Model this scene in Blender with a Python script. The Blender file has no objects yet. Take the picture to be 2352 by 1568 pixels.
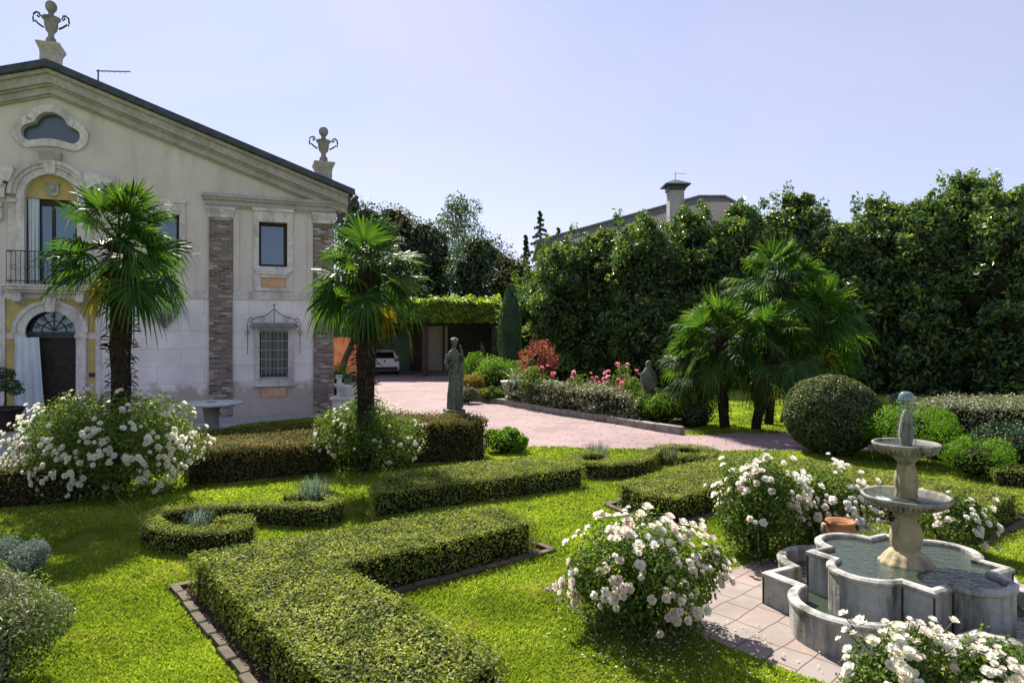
import bpy, bmesh, math, random
import numpy as np
from mathutils import Vector, Matrix

random.seed(7)
RNG = np.random.default_rng(7)
S = bpy.context.scene
C = S.collection
rad = math.radians
PI = math.pi

# ------------------------------------------------------------------ camera
FPX, HX, HY, CAMZ = 1535.0, 1176.0, 768.0, 2.5      # focal length and horizon in 2352-px units
cam_d = bpy.data.cameras.new("camera")
cam = bpy.data.objects.new("camera", cam_d); C.objects.link(cam)
cam.location = (0, 0, CAMZ); cam.rotation_euler = (rad(90), 0, 0)
cam_d.sensor_width = 36; cam_d.lens = 36 * FPX / 2352
cam_d.shift_y = -(784 - HY) / 2352
cam_d.clip_start = 0.05; cam_d.clip_end = 2000
S.camera = cam

# ------------------------------------------------------------------ light
SUN_EL = rad(47)
LX, LY = 0.38, -0.925                                # horizontal travel of the light
w = bpy.data.worlds.new("World"); S.world = w; w.use_nodes = True
nt = w.node_tree
bg = nt.nodes["Background"]
sky = nt.nodes.new("ShaderNodeTexSky"); sky.sky_type = 'NISHITA'; sky.sun_disc = False
sky.sun_elevation = SUN_EL
sky.sun_rotation = math.atan2(-LX, -LY)
sky.air_density = 1.0; sky.dust_density = 0.5; sky.ozone_density = 2.5
hs = nt.nodes.new("ShaderNodeHueSaturation"); hs.inputs['Saturation'].default_value = 0.95
tn = nt.nodes.new("ShaderNodeMixRGB"); tn.blend_type = 'MULTIPLY'; tn.inputs[0].default_value = 1; tn.inputs[2].default_value = (1.0, .965, 1.06, 1)
nt.links.new(sky.outputs[0], hs.inputs['Color']); nt.links.new(hs.outputs[0], tn.inputs[1]); hz = nt.nodes.new("ShaderNodeMixRGB"); hz.inputs[0].default_value = .47; hz.inputs[2].default_value = (5.4, 5.05, 6.2, 1)
tc = nt.nodes.new("ShaderNodeTexCoord"); mpn = nt.nodes.new("ShaderNodeMapping"); mpn.inputs['Scale'].default_value = (1, 1, 2.2); cn = nt.nodes.new("ShaderNodeTexNoise"); cn.inputs['Scale'].default_value = 1.5; cn.inputs['Detail'].default_value = 4; cn.inputs['Distortion'].default_value = .5
nt.links.new(tc.outputs['Generated'], mpn.inputs[0]); nt.links.new(mpn.outputs[0], cn.inputs['Vector'])
cr_ = nt.nodes.new("ShaderNodeValToRGB"); cr_.color_ramp.elements[0].position = .36; cr_.color_ramp.elements[1].position = .64; cr_.color_ramp.elements[0].color = (3.9, 4.7, 6.0, 1); cr_.color_ramp.elements[1].color = (5.9, 5.2, 6.5, 1)
nt.links.new(cn.outputs[0], cr_.inputs[0]); nt.links.new(cr_.outputs[0], hz.inputs[2])   # pale summer haze mixed into the clear sky
nt.links.new(tn.outputs[0], hz.inputs[1]); nt.links.new(hz.outputs[0], bg.inputs[0])
bg.inputs[1].default_value = 0.062
sun_d = bpy.data.lights.new("sun", 'SUN'); sun_d.energy = 4.8; sun_d.angle = rad(0.6); sun_d.color = (1, 0.93, 0.8)
sun = bpy.data.objects.new("sun", sun_d); C.objects.link(sun)
sun.rotation_euler = Vector((LX * math.cos(SUN_EL), LY * math.cos(SUN_EL), -math.sin(SUN_EL))).to_track_quat('-Z', 'Y').to_euler()
S.view_settings.view_transform = 'Standard'; S.view_settings.look = 'None'
S.view_settings.exposure = 1.3; S.view_settings.gamma = 1
S.cycles.max_bounces = 6; S.cycles.diffuse_bounces = 3; S.cycles.transmission_bounces = 4
S.cycles.transparent_max_bounces = 4; S.cycles.caustics_reflective = False; S.cycles.caustics_refractive = False

# ------------------------------------------------------------------ helpers
def G(px, py, z=0.0):
    """point at height z seen at pixel (px,py)"""
    Y = FPX * (CAMZ - z) / (py - HY)
    return ((px - HX) / FPX * Y, Y)
def GP(pts, z=0.0): return [G(a, b, z) for a, b in pts]
def AT(px, py, Y): return ((px - HX) / FPX * Y, Y, CAMZ - (py - HY) / FPX * Y)

def tag(o, label=None, cat=None, group=None, kind=None):
    if label: o['label'] = label
    if cat: o['category'] = cat
    if group: o['group'] = group
    if kind: o['kind'] = kind
    return o
def empty(name, loc, label, cat, group=None, rz=0):
    o = bpy.data.objects.new(name, None); C.objects.link(o)
    o.location = loc; o.rotation_euler = (0, 0, rz); o.empty_display_size = .2
    return tag(o, label, cat, group)

class MB:
    def __init__(s): s.v = []; s.f = []; s.n = 0
    def add(s, V, F, mat=0, smooth=False):
        V = np.asarray(V, dtype=np.float64).reshape(-1, 3)
        if isinstance(F, np.ndarray): s.f.append((F + s.n, mat, smooth))
        else:
            by = {}
            for q in F: by.setdefault(len(q), []).append(q)
            for k, L in by.items(): s.f.append((np.array(L, dtype=np.int64) + s.n, mat, smooth))
        s.v.append(V); s.n += len(V); return s
    def build(s, name, mats, parent=None, loc=None):
        me = bpy.data.meshes.new(name)
        V = np.concatenate(s.v) if s.v else np.zeros((0, 3))
        me.vertices.add(len(V)); me.vertices.foreach_set("co", V.astype(np.float32).ravel())
        nl = sum(f.size for f, _, _ in s.f); npoly = sum(len(f) for f, _, _ in s.f)
        me.loops.add(nl); me.polygons.add(npoly)
        me.loops.foreach_set("vertex_index", np.concatenate([f.ravel() for f, _, _ in s.f]).astype(np.int32))
        tot = np.concatenate([np.full(len(f), f.shape[1]) for f, _, _ in s.f])
        st = np.concatenate([[0], np.cumsum(tot)[:-1]])
        me.polygons.foreach_set("loop_start", st.astype(np.int32))
        me.polygons.foreach_set("material_index", np.concatenate([np.full(len(f), m) for f, m, _ in s.f]).astype(np.int32))
        me.polygons.foreach_set("use_smooth", np.concatenate([np.full(len(f), sm) for f, _, sm in s.f]))
        if not isinstance(mats, (list, tuple)): mats = [mats]
        for m in mats: me.materials.append(m)
        me.update(calc_edges=True); me.validate()
        o = bpy.data.objects.new(name, me); C.objects.link(o)
        if parent: o.parent = parent
        if loc is not None: o.location = loc
        return o
    # ---- shapes
    def box(s, x0, x1, y0, y1, z0, z1, mat=0, M=None):
        V = np.array([(x0,y0,z0),(x1,y0,z0),(x1,y1,z0),(x0,y1,z0),(x0,y0,z1),(x1,y0,z1),(x1,y1,z1),(x0,y1,z1)], float)
        if M is not None: V = xf(V, M)
        return s.add(V, [(0,3,2,1),(4,5,6,7),(0,1,5,4),(1,2,6,5),(2,3,7,6),(3,0,4,7)], mat)
    def bbox(s, x0, x1, y0, y1, z0, z1, b=.01, mat=0):
        """box with chamfered vertical and top edges"""
        def ring(i, z): return [(x0+i,y0+b+i,z),(x0+b+i,y0+i,z),(x1-b-i,y0+i,z),(x1-i,y0+b+i,z),(x1-i,y1-b-i,z),(x1-b-i,y1-i,z),(x0+b+i,y1-i,z),(x0+i,y1-b-i,z)]
        return s.loft([ring(0, z0), ring(0, z1-b), ring(b*.7, z1)], mat=mat)
    def loft(s, rings, mat=0, cap=True, smooth=False, closed=True):
        n = len(rings[0]); V = [p for r in rings for p in r]; F = []
        for i in range(len(rings)-1):
            for j in range(n if closed else n-1):
                k = (j+1) % n
                F.append((i*n+j, i*n+k, (i+1)*n+k, (i+1)*n+j))
        s.add(V, F, mat, smooth)
        if cap:
            s.add(rings[0], [tuple(range(n-1,-1,-1))], mat); s.add(rings[-1], [tuple(range(n))], mat)
        return s
    def lathe(s, prof, c=(0,0,0), n=24, mat=0, smooth=True, sx=1, sy=1, wob=0):
        R = []
        for r, z in prof:
            R.append([(c[0]+sx*r*(1+wob*math.cos(12*2*PI*k/n))*math.cos(2*PI*k/n), c[1]+sy*r*(1+wob*math.cos(12*2*PI*k/n))*math.sin(2*PI*k/n), c[2]+z) for k in range(n)])
        return s.loft(R, mat, True, smooth)
    def tube(s, pts, r, n=6, mat=0, smooth=True, cap=True):
        pts = [Vector(p) for p in pts]
        rr = r if isinstance(r, (list, tuple)) else [r]*len(pts)
        R = []
        for i, p in enumerate(pts):
            t = (pts[min(i+1, len(pts)-1)] - pts[max(i-1, 0)])
            t = t.normalized() if t.length > 1e-9 else Vector((0,0,1))
            a = t.cross(Vector((0,0,1)) if abs(t.z) < .95 else Vector((1,0,0))).normalized(); b = t.cross(a)
            R.append([tuple(p + rr[i]*(math.cos(2*PI*k/n)*a + math.sin(2*PI*k/n)*b)) for k in range(n)])
        return s.loft(R, mat, cap, smooth)
    def prism(s, poly, z0, z1, mat=0, b=0.0):
        """vertical prism over a plan polygon (ngon caps, may be concave)"""
        P = ccw(poly); n = len(P)
        V = [(x,y,z0) for x,y in P] + [(x,y,z1) for x,y in P]
        F = [(j,(j+1)%n,n+(j+1)%n,n+j) for j in range(n)] + [tuple(range(n-1,-1,-1)), tuple(range(n,2*n))]
        return s.add(V, F, mat)
    def plate(s, poly, y0, y1, mat=0):
        """polygon in the x,z plane extruded along y (y0 front < y1 back)"""
        n = len(poly)
        V = [(x,y0,z) for x,z in poly] + [(x,y1,z) for x,z in poly]
        F = [(j,(j+1)%n,n+(j+1)%n,n+j) for j in range(n)] + [tuple(range(n)), tuple(range(2*n-1,n-1,-1))]
        return s.add(V, F, mat)
    def frame(s, outer, inner, y0, y1, mat=0):
        """ring between two x,z loops of equal length, extruded along y"""
        n = len(outer)
        V = [(x,y0,z) for x,z in outer]+[(x,y0,z) for x,z in inner]+[(x,y1,z) for x,z in outer]+[(x,y1,z) for x,z in inner]
        F = []
        for j in range(n):
            k = (j+1) % n
            F += [(j,k,n+k,n+j),(2*n+j,3*n+j,3*n+k,2*n+k),(j,2*n+j,2*n+k,k),(n+j,n+k,3*n+k,3*n+j)]
        return s.add(V, F, mat)
    def sphere(s, c, r, n=16, m=10, mat=0):
        rx, ry, rz = r if isinstance(r, (tuple, list)) else (r, r, r)
        R = []
        for i in range(m+1):
            a = -PI/2 + PI*i/m; cr = max(math.cos(a), .01)
            R.append([(c[0]+rx*cr*math.cos(2*PI*k/n), c[1]+ry*cr*math.sin(2*PI*k/n), c[2]+rz*math.sin(a)) for k in range(n)])
        return s.loft(R, mat, True, True)
    def leaves(s, P, N, L, asp=.45, jit=.8, droop=0.0, mat=0, along=None):
        """one rhombic leaf per point, facing roughly along N"""
        P = np.asarray(P); n = len(P)
        if n == 0: return s
        N = np.asarray(N) + jit*RNG.normal(size=(n,3)); N /= np.linalg.norm(N,axis=1,keepdims=True)+1e-9
        T = RNG.normal(size=(n,3)) if along is None else np.asarray(along) + .5*RNG.normal(size=(n,3))
        T[:,2] -= droop
        T -= N*(T*N).sum(1,keepdims=True); T /= np.linalg.norm(T,axis=1,keepdims=True)+1e-9
        B = np.cross(N, T)
        L = (L*RNG.uniform(.65,1.3,size=n))[:,None]
        fold = N*L*.1
        V = np.stack([P-T*L*.5, P+B*L*asp*.5+fold-T*L*.02, P+T*L*.5, P-B*L*asp*.5+fold-T*L*.02], 1).reshape(-1,3)
        F = np.arange(4*n).reshape(n,4)
        return s.add(V, F, mat)

def xf(V, M):
    V = np.asarray(V, float); M = np.array(M)
    return V @ M[:3,:3].T + M[:3,3]
def area(p): return .5*sum(p[i][0]*p[(i+1)%len(p)][1]-p[(i+1)%len(p)][0]*p[i][1] for i in range(len(p)))
def ccw(p): return list(p) if area(p) > 0 else list(p)[::-1]
def inset(poly, d):
    """offset a plan polygon inwards by d (negative grows)"""
    P = ccw(poly); n = len(P); out = []
    for i in range(n):
        a, b, c = Vector(P[i-1]), Vector(P[i]), Vector(P[(i+1)%n])
        e1 = (b-a).normalized(); e2 = (c-b).normalized()
        n1 = Vector((-e1.y, e1.x)); n2 = Vector((-e2.y, e2.x))
        m = n1+n2; q = max(1+n1.dot(n2), .35)
        out.append(tuple(b + m*d/q))
    return out
def inside(P, poly):
    x, y = P[:,0], P[:,1]; r = np.zeros(len(P), bool); n = len(poly)
    for i in range(n):
        x1,y1 = poly[i]; x2,y2 = poly[(i+1)%n]
        c = ((y1>y) != (y2>y)); c &= x < (x2-x1)*(y-y1)/((y2-y1) or 1e-12)+x1
        r ^= c
    return r
def in_poly(poly, n):
    P = np.array(poly); lo, hi = P.min(0), P.max(0); out = []; got = 0
    while got < n:
        q = RNG.uniform(lo, hi, size=(n*2+16,2)); q = q[inside(q, poly)]; out.append(q); got += len(q)
    return np.concatenate(out)[:n]
def lumpy(x, y, k=1.0, s=0):
    return (np.sin(2.1*k*x+1.3*s)+np.sin(1.7*k*y+2.1*s)+np.sin(1.3*k*(x+y)+s)+np.sin(3.1*k*(x-y)+.7*s)+.7*np.sin(5.3*k*x+3*s)*np.sin(4.7*k*y))/4.5
def smooth_path(pts, n=8):
    P = [np.array(p, float) for p in pts]; out = []
    for i in range(len(P)-1):
        p0, p1, p2, p3 = P[max(i-1,0)], P[i], P[i+1], P[min(i+2,len(P)-1)]
        for k in range(n):
            t = k/n
            out.append(.5*((2*p1)+(-p0+p2)*t+(2*p0-5*p1+4*p2-p3)*t*t+(-p0+3*p1-3*p2+p3)*t**3))
    out.append(P[-1]); return out

# ------------------------------------------------------------------ materials
class NB:
    def __init__(s, name):
        s.m = bpy.data.materials.new(name); s.m.use_nodes = True; s.t = s.m.node_tree
        s.b = s.t.nodes["Principled BSDF"]; s.out = s.t.nodes["Material Output"]
    def n(s, typ, **kw):
        nd = s.t.nodes.new(typ)
        for k, v in kw.items():
            if k in nd.inputs: nd.inputs[k].default_value = v
            else: setattr(nd, k, v)
        return nd
    def l(s, a, b): s.t.links.new(a, b)
    def ramp(s, fac, stops):
        r = s.n("ShaderNodeValToRGB"); e = r.color_ramp.elements
        while len(e) < len(stops): e.new(.5)
        for q, (p, c) in zip(e, stops): q.position = p; q.color = (*c, 1)
        s.l(fac, r.inputs[0]); return r.outputs[0]
    def coord(s, which='Object', scale=(1,1,1), rot=(0,0,0)):
        c = s.n("ShaderNodeTexCoord"); mp = s.n("ShaderNodeMapping"); mp.inputs['Scale'].default_value = scale; mp.inputs['Rotation'].default_value = rot
        s.l(c.outputs[which], mp.inputs[0]); return mp.outputs[0]
    def noise(s, scale, detail=4, vec=None, rough=.55):
        nd = s.n("ShaderNodeTexNoise", Scale=scale, Detail=detail, Roughness=rough)
        if vec is None: vec = s.coord()
        s.l(vec, nd.inputs['Vector']); return nd.outputs[0]
    def mix(s, fac, a, b, mode='MIX'):
        nd = s.n("ShaderNodeMixRGB", blend_type=mode)
        for sock, v in ((nd.inputs[0], fac), (nd.inputs[1], a), (nd.inputs[2], b)):
            if isinstance(v, (int, float)): sock.default_value = v
            elif isinstance(v, tuple): sock.default_value = (*v, 1)
            else: s.l(v, sock)
        return nd.outputs[0]
    def bump(s, h, strength=.4, dist=.02):
        nd = s.n("ShaderNodeBump", Strength=strength, Distance=dist); s.l(h, nd.inputs['Height']); s.l(nd.outputs[0], s.b.inputs['Normal'])
    def col(s, c):
        if isinstance(c, tuple): s.b.inputs['Base Color'].default_value = (*c, 1)
        else: s.l(c, s.b.inputs['Base Color'])
    def set(s, rough=.6, spec=.4, metal=0): s.b.inputs['Roughness'].default_value = rough; s.b.inputs['Specular IOR Level'].default_value = spec; s.b.inputs['Metallic'].default_value = metal; return s

def leaf_mat(name, c1, c2, c3, trans=.35, tcol=None, patch=1.2, rough=.5, spec=.35, patchcol=None, lo=.62, hi=1.2):
    b = NB(name); g = b.n("ShaderNodeNewGeometry")
    c = b.ramp(g.outputs['Random Per Island'], [(0, c1), (.55, c2), (1, c3)])
    nz = b.noise(patch, 3)
    k = b.ramp(nz, [(.36, (lo,lo*1.07,lo)), (.66, (hi,hi*.97,hi*.88))])
    c = b.mix(1.0, c, k, 'MULTIPLY')
    if patchcol:
        f = b.ramp(b.noise(patch*1.7, 2), [(.56, (0,0,0)), (.8, (.7,.7,.7))]); c = b.mix(f, c, patchcol)
    b.col(c); b.set(rough, spec)
    t = b.n("ShaderNodeBsdfTranslucent")
    tc = b.mix(1.0, c, tcol or (1.5,1.5,.5), 'MULTIPLY'); b.l(tc, t.inputs[0])
    mx = b.n("ShaderNodeMixShader"); mx.inputs[0].default_value = trans
    b.l(b.b.outputs[0], mx.inputs[1]); b.l(t.outputs[0], mx.inputs[2]); b.l(mx.outputs[0], b.out.inputs[0])
    return b.m
def plain(name, c, rough=.6, spec=.3, metal=0, var=.25, scale=6, bump=.2):
    b = NB(name); nz = b.noise(scale, 5)
    lo = tuple(x*(1-var) for x in c); hi = tuple(min(x*(1+var),1) for x in c)
    b.col(b.ramp(nz, [(.3, lo), (.7, hi)])); b.set(rough, spec, metal)
    if bump: b.bump(b.noise(scale*6, 3), bump, .01)
    return b.m

M = {}
M['box'] = leaf_mat('boxwood_leaf', (.09,.145,.03), (.2,.245,.045), (.38,.39,.11), .3, patch=3.2, rough=.6, spec=.15, lo=.55, hi=1.3)
M['hedge_dark'] = leaf_mat('dark_hedge_leaf', (0.0575,0.069,0.0207), (0.127,0.115,0.0345), (0.218,0.161,0.069), .35, patch=1.4, rough=.6, spec=.15)
M['grass'] = leaf_mat('grass_blade', (.14,.225,.03), (.25,.33,.045), (.38,.42,.085), .45, tcol=(1.35,1.45,.6), patch=.7, rough=.6, spec=.15, lo=.55, hi=1.22, patchcol=(.4,.37,.13))
M['magnolia'] = leaf_mat('magnolia_leaf', (.03,.09,.05), (.07,.14,.06), (.27,.3,.065), .38, rough=.36, spec=.4, patch=.5)
M['palm'] = leaf_mat('palm_leaf', (0.0205,0.0667,0.0205), (0.041,0.102,0.0246), (0.102,0.164,0.0307), .42, rough=.5, spec=.14, patch=1.5)
M['palm_dry'] = leaf_mat('dry_palm_leaf', (.28,.2,.03), (.36,.25,.04), (.2,.2,.03), .4)
M['rose'] = leaf_mat('rose_leaf', (0.048,0.108,0.024), (0.096,0.168,0.036), (0.24,0.276,0.084), .4, patch=2.5, spec=.2)
M['bright'] = leaf_mat('bright_shrub_leaf', (.06,.15,.015), (.11,.24,.02), (.19,.3,.03), .45, spec=.2)
M['lime'] = leaf_mat('vine_leaf', (0.096,0.18,0.018), (0.168,0.264,0.024), (0.288,0.36,0.042), .5)
M['grey'] = leaf_mat('grey_green_leaf', (0.103,0.127,0.069), (0.184,0.207,0.115), (0.299,0.31,0.196), .25, tcol=(1.2,1.2,.8))
M['silver'] = leaf_mat('lavender_leaf', (.13,.18,.16), (.2,.26,.23), (.3,.36,.33), .25, tcol=(1.1,1.2,1))
M['ball'] = leaf_mat('clipped_ball_leaf', (0.0345,0.0633,0.0287), (0.0805,0.115,0.046), (0.23,0.241,0.127), .25, rough=.45, spec=.25)
M['dark_tree'] = leaf_mat('dark_tree_leaf', (0.0216,0.063,0.036), (0.0396,0.09,0.0468), (0.081,0.135,0.054), .2, patch=.5)
M['brown_tree'] = leaf_mat('russet_tree_leaf', (.05,.075,.035), (.09,.11,.045), (.17,.15,.06), .3)
M['far_tree'] = leaf_mat('far_tree_leaf', (0.048,0.09,0.072), (0.072,0.12,0.096), (0.108,0.156,0.12), .3)
M['red'] = leaf_mat('red_shrub_leaf', (.14,.07,.05), (.3,.08,.05), (.42,.13,.07), .35, tcol=(1.4,1,.8))
M['orange'] = leaf_mat('orange_shrub_leaf', (.2,.2,.03), (.3,.22,.05), (.38,.2,.06), .35)
M['cypress'] = leaf_mat('cypress_leaf', (0.028,0.07,0.035), (0.049,0.105,0.049), (0.07,0.14,0.063), .2)
M['agave'] = leaf_mat('agave_leaf', (.07,.13,.08), (.12,.18,.1), (.2,.24,.12), .2)
def bloom_mat(name, a, c, d):
    b = NB(name); oi = b.n("ShaderNodeObjectInfo")
    col = b.ramp(oi.outputs['Random'], [(0, a), (.75, c), (1, d)])
    b.col(col); b.set(.55, .2)
    t = b.n("ShaderNodeBsdfTranslucent"); b.l(col, t.inputs[0])
    mx = b.n("ShaderNodeMixShader"); mx.inputs[0].default_value = .5
    b.l(b.b.outputs[0], mx.inputs[1]); b.l(t.outputs[0], mx.inputs[2]); b.l(mx.outputs[0], b.out.inputs[0])
    return b.m
M['white_bloom'] = bloom_mat('white_rose_petal', (.86,.85,.8), (.86,.82,.7), (.86,.74,.66))
M['pink_bloom'] = bloom_mat('pink_rose_petal', (.72,.14,.24), (.78,.28,.38), (.82,.48,.55))
M['bark'] = plain('bark', (.06,.045,.035), .9, .1, var=.5, scale=9)
M['fibre'] = plain('palm_fibre', (.03,.022,.015), .95, .1, var=.6, scale=14, bump=.5)
M['stub'] = plain('palm_stub', (.11,.085,.06), .9, .1, var=.5, scale=10, bump=0)
M['stem'] = plain('stem', (.07,.075,.03), .8, .2, bump=0)
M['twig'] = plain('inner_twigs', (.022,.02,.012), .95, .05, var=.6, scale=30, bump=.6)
M['soil'] = plain('soil', (.06,.045,.032), .95, .1, var=.6, scale=12, bump=.8)
M['iron'] = plain('iron', (.04,.04,.045), .5, .5, .4, bump=0)
M['rust_iron'] = plain('handle_iron', (.08,.07,.075), .6, .4, .3, bump=0)
M['grille'] = plain('grille_iron', (.3,.28,.26), .5, .4, .3, bump=0)
M['roof_edge'] = plain('roof_edge', (.035,.045,.06), .5, .4, var=.5)
M['dark_wood'] = plain('dark_wood', (.03,.02,.016), .55, .3, var=.5, scale=8)
M['white_metal'] = plain('white_metal', (.7,.7,.72), .35, .5, bump=0, var=.05)
M['terracotta'] = plain('terracotta', (.34,.15,.07), .85, .2, var=.3, scale=8)
M['ochre'] = plain('ochre_stucco', (.5,.38,.16), .9, .15, var=.2, scale=3)
M['salmon'] = plain('salmon_panel', (.55,.33,.2), .9, .15, var=.18, scale=5)
M['salmon_wall'] = plain('salmon_wall', (.6,.23,.13), .9, .15, var=.25, scale=2)
M['garage'] = plain('garage_wall', (.12,.2,.15), .9, .1, var=.2, scale=2)
M['garage_dark'] = plain('garage_brick', (.07,.055,.05), .9, .1, var=.4, scale=6)
M['garage_door'] = plain('garage_door', (.42,.38,.36), .7, .3, var=.12, scale=3)
M['curtain'] = plain('curtain_cloth', (.6,.66,.7), .9, .1, var=.08, scale=3)
M['plaster'] = plain('white_plaster', (.6,.58,.56), .9, .15, var=.15, scale=4)

def stained_stone(name, c, dirt=(.07,.065,.055), dscale=3.0, amt=.6, streak=.35, rough=.8, moss=None):
    b = NB(name)
    v1 = b.coord(); v2 = b.coord('Object', (1,1,streak))
    base = b.ramp(b.noise(9, 6, v1), [(.3, tuple(x*.78 for x in c)), (.7, tuple(min(1,x*1.12) for x in c))])
    f = b.ramp(b.noise(dscale, 6, v2, .65), [(.46, (0,0,0)), (.66, (amt,)*3)])
    col = b.mix(f, base, dirt)
    if moss:
        f2 = b.ramp(b.noise(dscale*1.7, 5, v1, .7), [(.48,(0,0,0)), (.62,((.35 if 'basin' in name else .85),)*3)]); col = b.mix(f2, col, moss)
    b.col(col); b.set(rough, .25); b.bump(b.noise(40, 5, v1), .35, .01); return b.m
M['chimney'] = stained_stone('chimney_plaster', (.36,.34,.37), (.12,.11,.1), 1.2, .5, .4)
M['basin'] = stained_stone('basin_stone', (.38,.375,.36), (.035,.035,.03), 5.5, .9, .22, moss=(.2,.17,.11))
M['fountain'] = stained_stone('fountain_stone', (.38,.31,.19), (.06,.05,.04), 6, .6, .3)
M['fountain_cool'] = stained_stone('bowl_stone', (.27,.25,.22), (.03,.03,.026), 7, .9, .4)
M['statue'] = stained_stone('statue_stone', (.17,.165,.13), (.03,.03,.025), 5, .85, .4, moss=(.035,.07,.045))
M['urn'] = stained_stone('urn_stone', (.26,.24,.23), (.06,.055,.055), 5, .7, .5)
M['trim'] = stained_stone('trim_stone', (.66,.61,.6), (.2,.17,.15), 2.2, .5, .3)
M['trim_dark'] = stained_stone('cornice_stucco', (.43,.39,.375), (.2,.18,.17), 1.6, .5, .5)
M['cartouche'] = stained_stone('cartouche_stone', (.2,.22,.24), (.06,.07,.08), 5, .6, .5)
M['table'] = stained_stone('table_stone', (.55,.55,.58), (.2,.2,.2), 5, .4, 1)
M['kerb'] = stained_stone('kerb_stone', (.27,.25,.22), (.06,.07,.045), 4, .6, 1)
M['brick_edge'] = stained_stone('edging_brick', (.11,.075,.05), (.03,.03,.022), 5, .85, 1, moss=(.045,.055,.028))

# ------------------------------------------------------------------ ground materials
def ground_mat():
    b = NB('lawn_earth'); v = b.coord()
    c = b.ramp(b.noise(1.1, 5, v), [(.3, (.17,.25,.025)), (.7, (.27,.33,.05))])
    c = b.mix(b.ramp(b.noise(45, 3, v), [(.35,(0,0,0)),(.65,(.7,.7,.7))]), c, (.07,.12,.012)); b.col(c); b.set(.95,.1)
    b.bump(b.noise(90, 3, v), .6, .03); return b.m
M['lawn'] = ground_mat()
def slab_mat(name, c1, c2, joint, scale, rot=0, w=1.0, h=.5, js=.012, blotch=.8):
    b = NB(name); v = b.coord('Object', (scale,)*3, (0,0,rot))
    vn = b.coord()
    dx = b.n("ShaderNodeVectorMath", operation='MULTIPLY_ADD'); nz = b.n("ShaderNodeTexNoise", Scale=1.3, Detail=2.0)
    b.l(vn, nz.inputs[0]); b.l(nz.outputs[1], dx.inputs[0]); dx.inputs[1].default_value = (.12,)*3; b.l(v, dx.inputs[2])
    br = b.n("ShaderNodeTexBrick", Scale=1.0); br.offset = .43; br.squash_frequency = 3; br.squash = .7
    br.inputs['Brick Width'].default_value = w; br.inputs['Row Height'].default_value = h
    br.inputs['Mortar Size'].default_value = js; br.inputs['Mortar Smooth'].default_value = .3
    br.inputs['Color1'].default_value = (*c1,1); br.inputs['Color2'].default_value = (*c2,1); br.inputs['Mortar'].default_value = (*joint,1)
    b.l(dx.outputs[0], br.inputs['Vector'])
    st = b.ramp(b.noise(blotch, 6, vn, .65), [(.3,(.72,.7,.7)),(.7,(1.12,1.1,1.08))])
    b.col(b.mix(1.0, br.outputs[0], st, 'MULTIPLY')); b.set(.85,.2)
    b.bump(br.outputs[1], -.3, .01); return b.m
M['drive'] = slab_mat('drive_paving', (.31,.22,.225), (.25,.19,.2), (.13,.095,.095), 1.0, .35, .6, .3, .012, .5)
M['terrace'] = slab_mat('terrace_paving', (.4,.39,.4), (.33,.33,.35), (.2,.19,.19), 1.0, .37, .9, .45, .012)
M['patio'] = slab_mat('fountain_paving', (.3,.235,.21), (.25,.225,.215), (.09,.05,.04), 1.0, -.75, .42, .25, .006, 1.6)

# ------------------------------------------------------------------ facade materials
def wall_mat(name, upper):
    b = NB(name); v = b.coord('Object', (1,1,1), (rad(90),0,0)); vo = b.coord()
    if upper:
        c = b.ramp(b.noise(.8, 6, vo, .6), [(.28,(.55,.48,.44)),(.72,(.70,.62,.58))])
        c = b.mix(b.ramp(b.noise(.45, 4, vo), [(.55,(0,0,0)),(.75,(.5,.5,.5))]), c, (.55,.51,.49))
        c = b.mix(b.ramp(b.noise(2.6, 6, b.coord('Object',(1,1,.16))), [(.5,(0,0,0)),(.74,(.42,.42,.42))]), c, (.34,.31,.27))
        b.col(c)
    else:
        br = b.n("ShaderNodeTexBrick", Scale=1.0); b.l(v, br.inputs['Vector'])
        br.inputs['Brick Width'].default_value = 1.25; br.inputs['Row Height'].default_value = .52
        br.inputs['Mortar Size'].default_value = .008; br.inputs['Mortar Smooth'].default_value = .6
        br.inputs['Color1'].default_value = (.82,.75,.76,1); br.inputs['Color2'].default_value = (.77,.715,.725,1); br.inputs['Mortar'].default_value = (.5,.45,.45,1)
        st = b.ramp(b.noise(1.1, 6, vo, .6), [(.3,(.78,.77,.77)),(.7,(1.08,1.07,1.06))])
        c = b.mix(1.0, br.outputs[0], st, 'MULTIPLY')
        # damp stains of its own shape near the ground
        sp = b.n("ShaderNodeSeparateXYZ"); b.l(vo, sp.inputs[0])
        ad = b.n("ShaderNodeMath", operation='MULTIPLY_ADD'); b.l(b.noise(2.5, 6, vo, .7), ad.inputs[0]); ad.inputs[1].default_value = -1.6; b.l(sp.outputs[2], ad.inputs[2])
        f = b.ramp(ad.outputs[0], [(.0,(.75,.75,.75)),(.25,(0,0,0))])
        c = b.mix(f, c, (.33,.29,.22)); b.col(c); b.bump(br.outputs[1], -.25, .01)
    b.set(.92, .12); return b.m
M['wall_up'] = wall_mat('upper_stucco', True); M['wall_low'] = wall_mat('ground_storey_stone', False)
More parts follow.
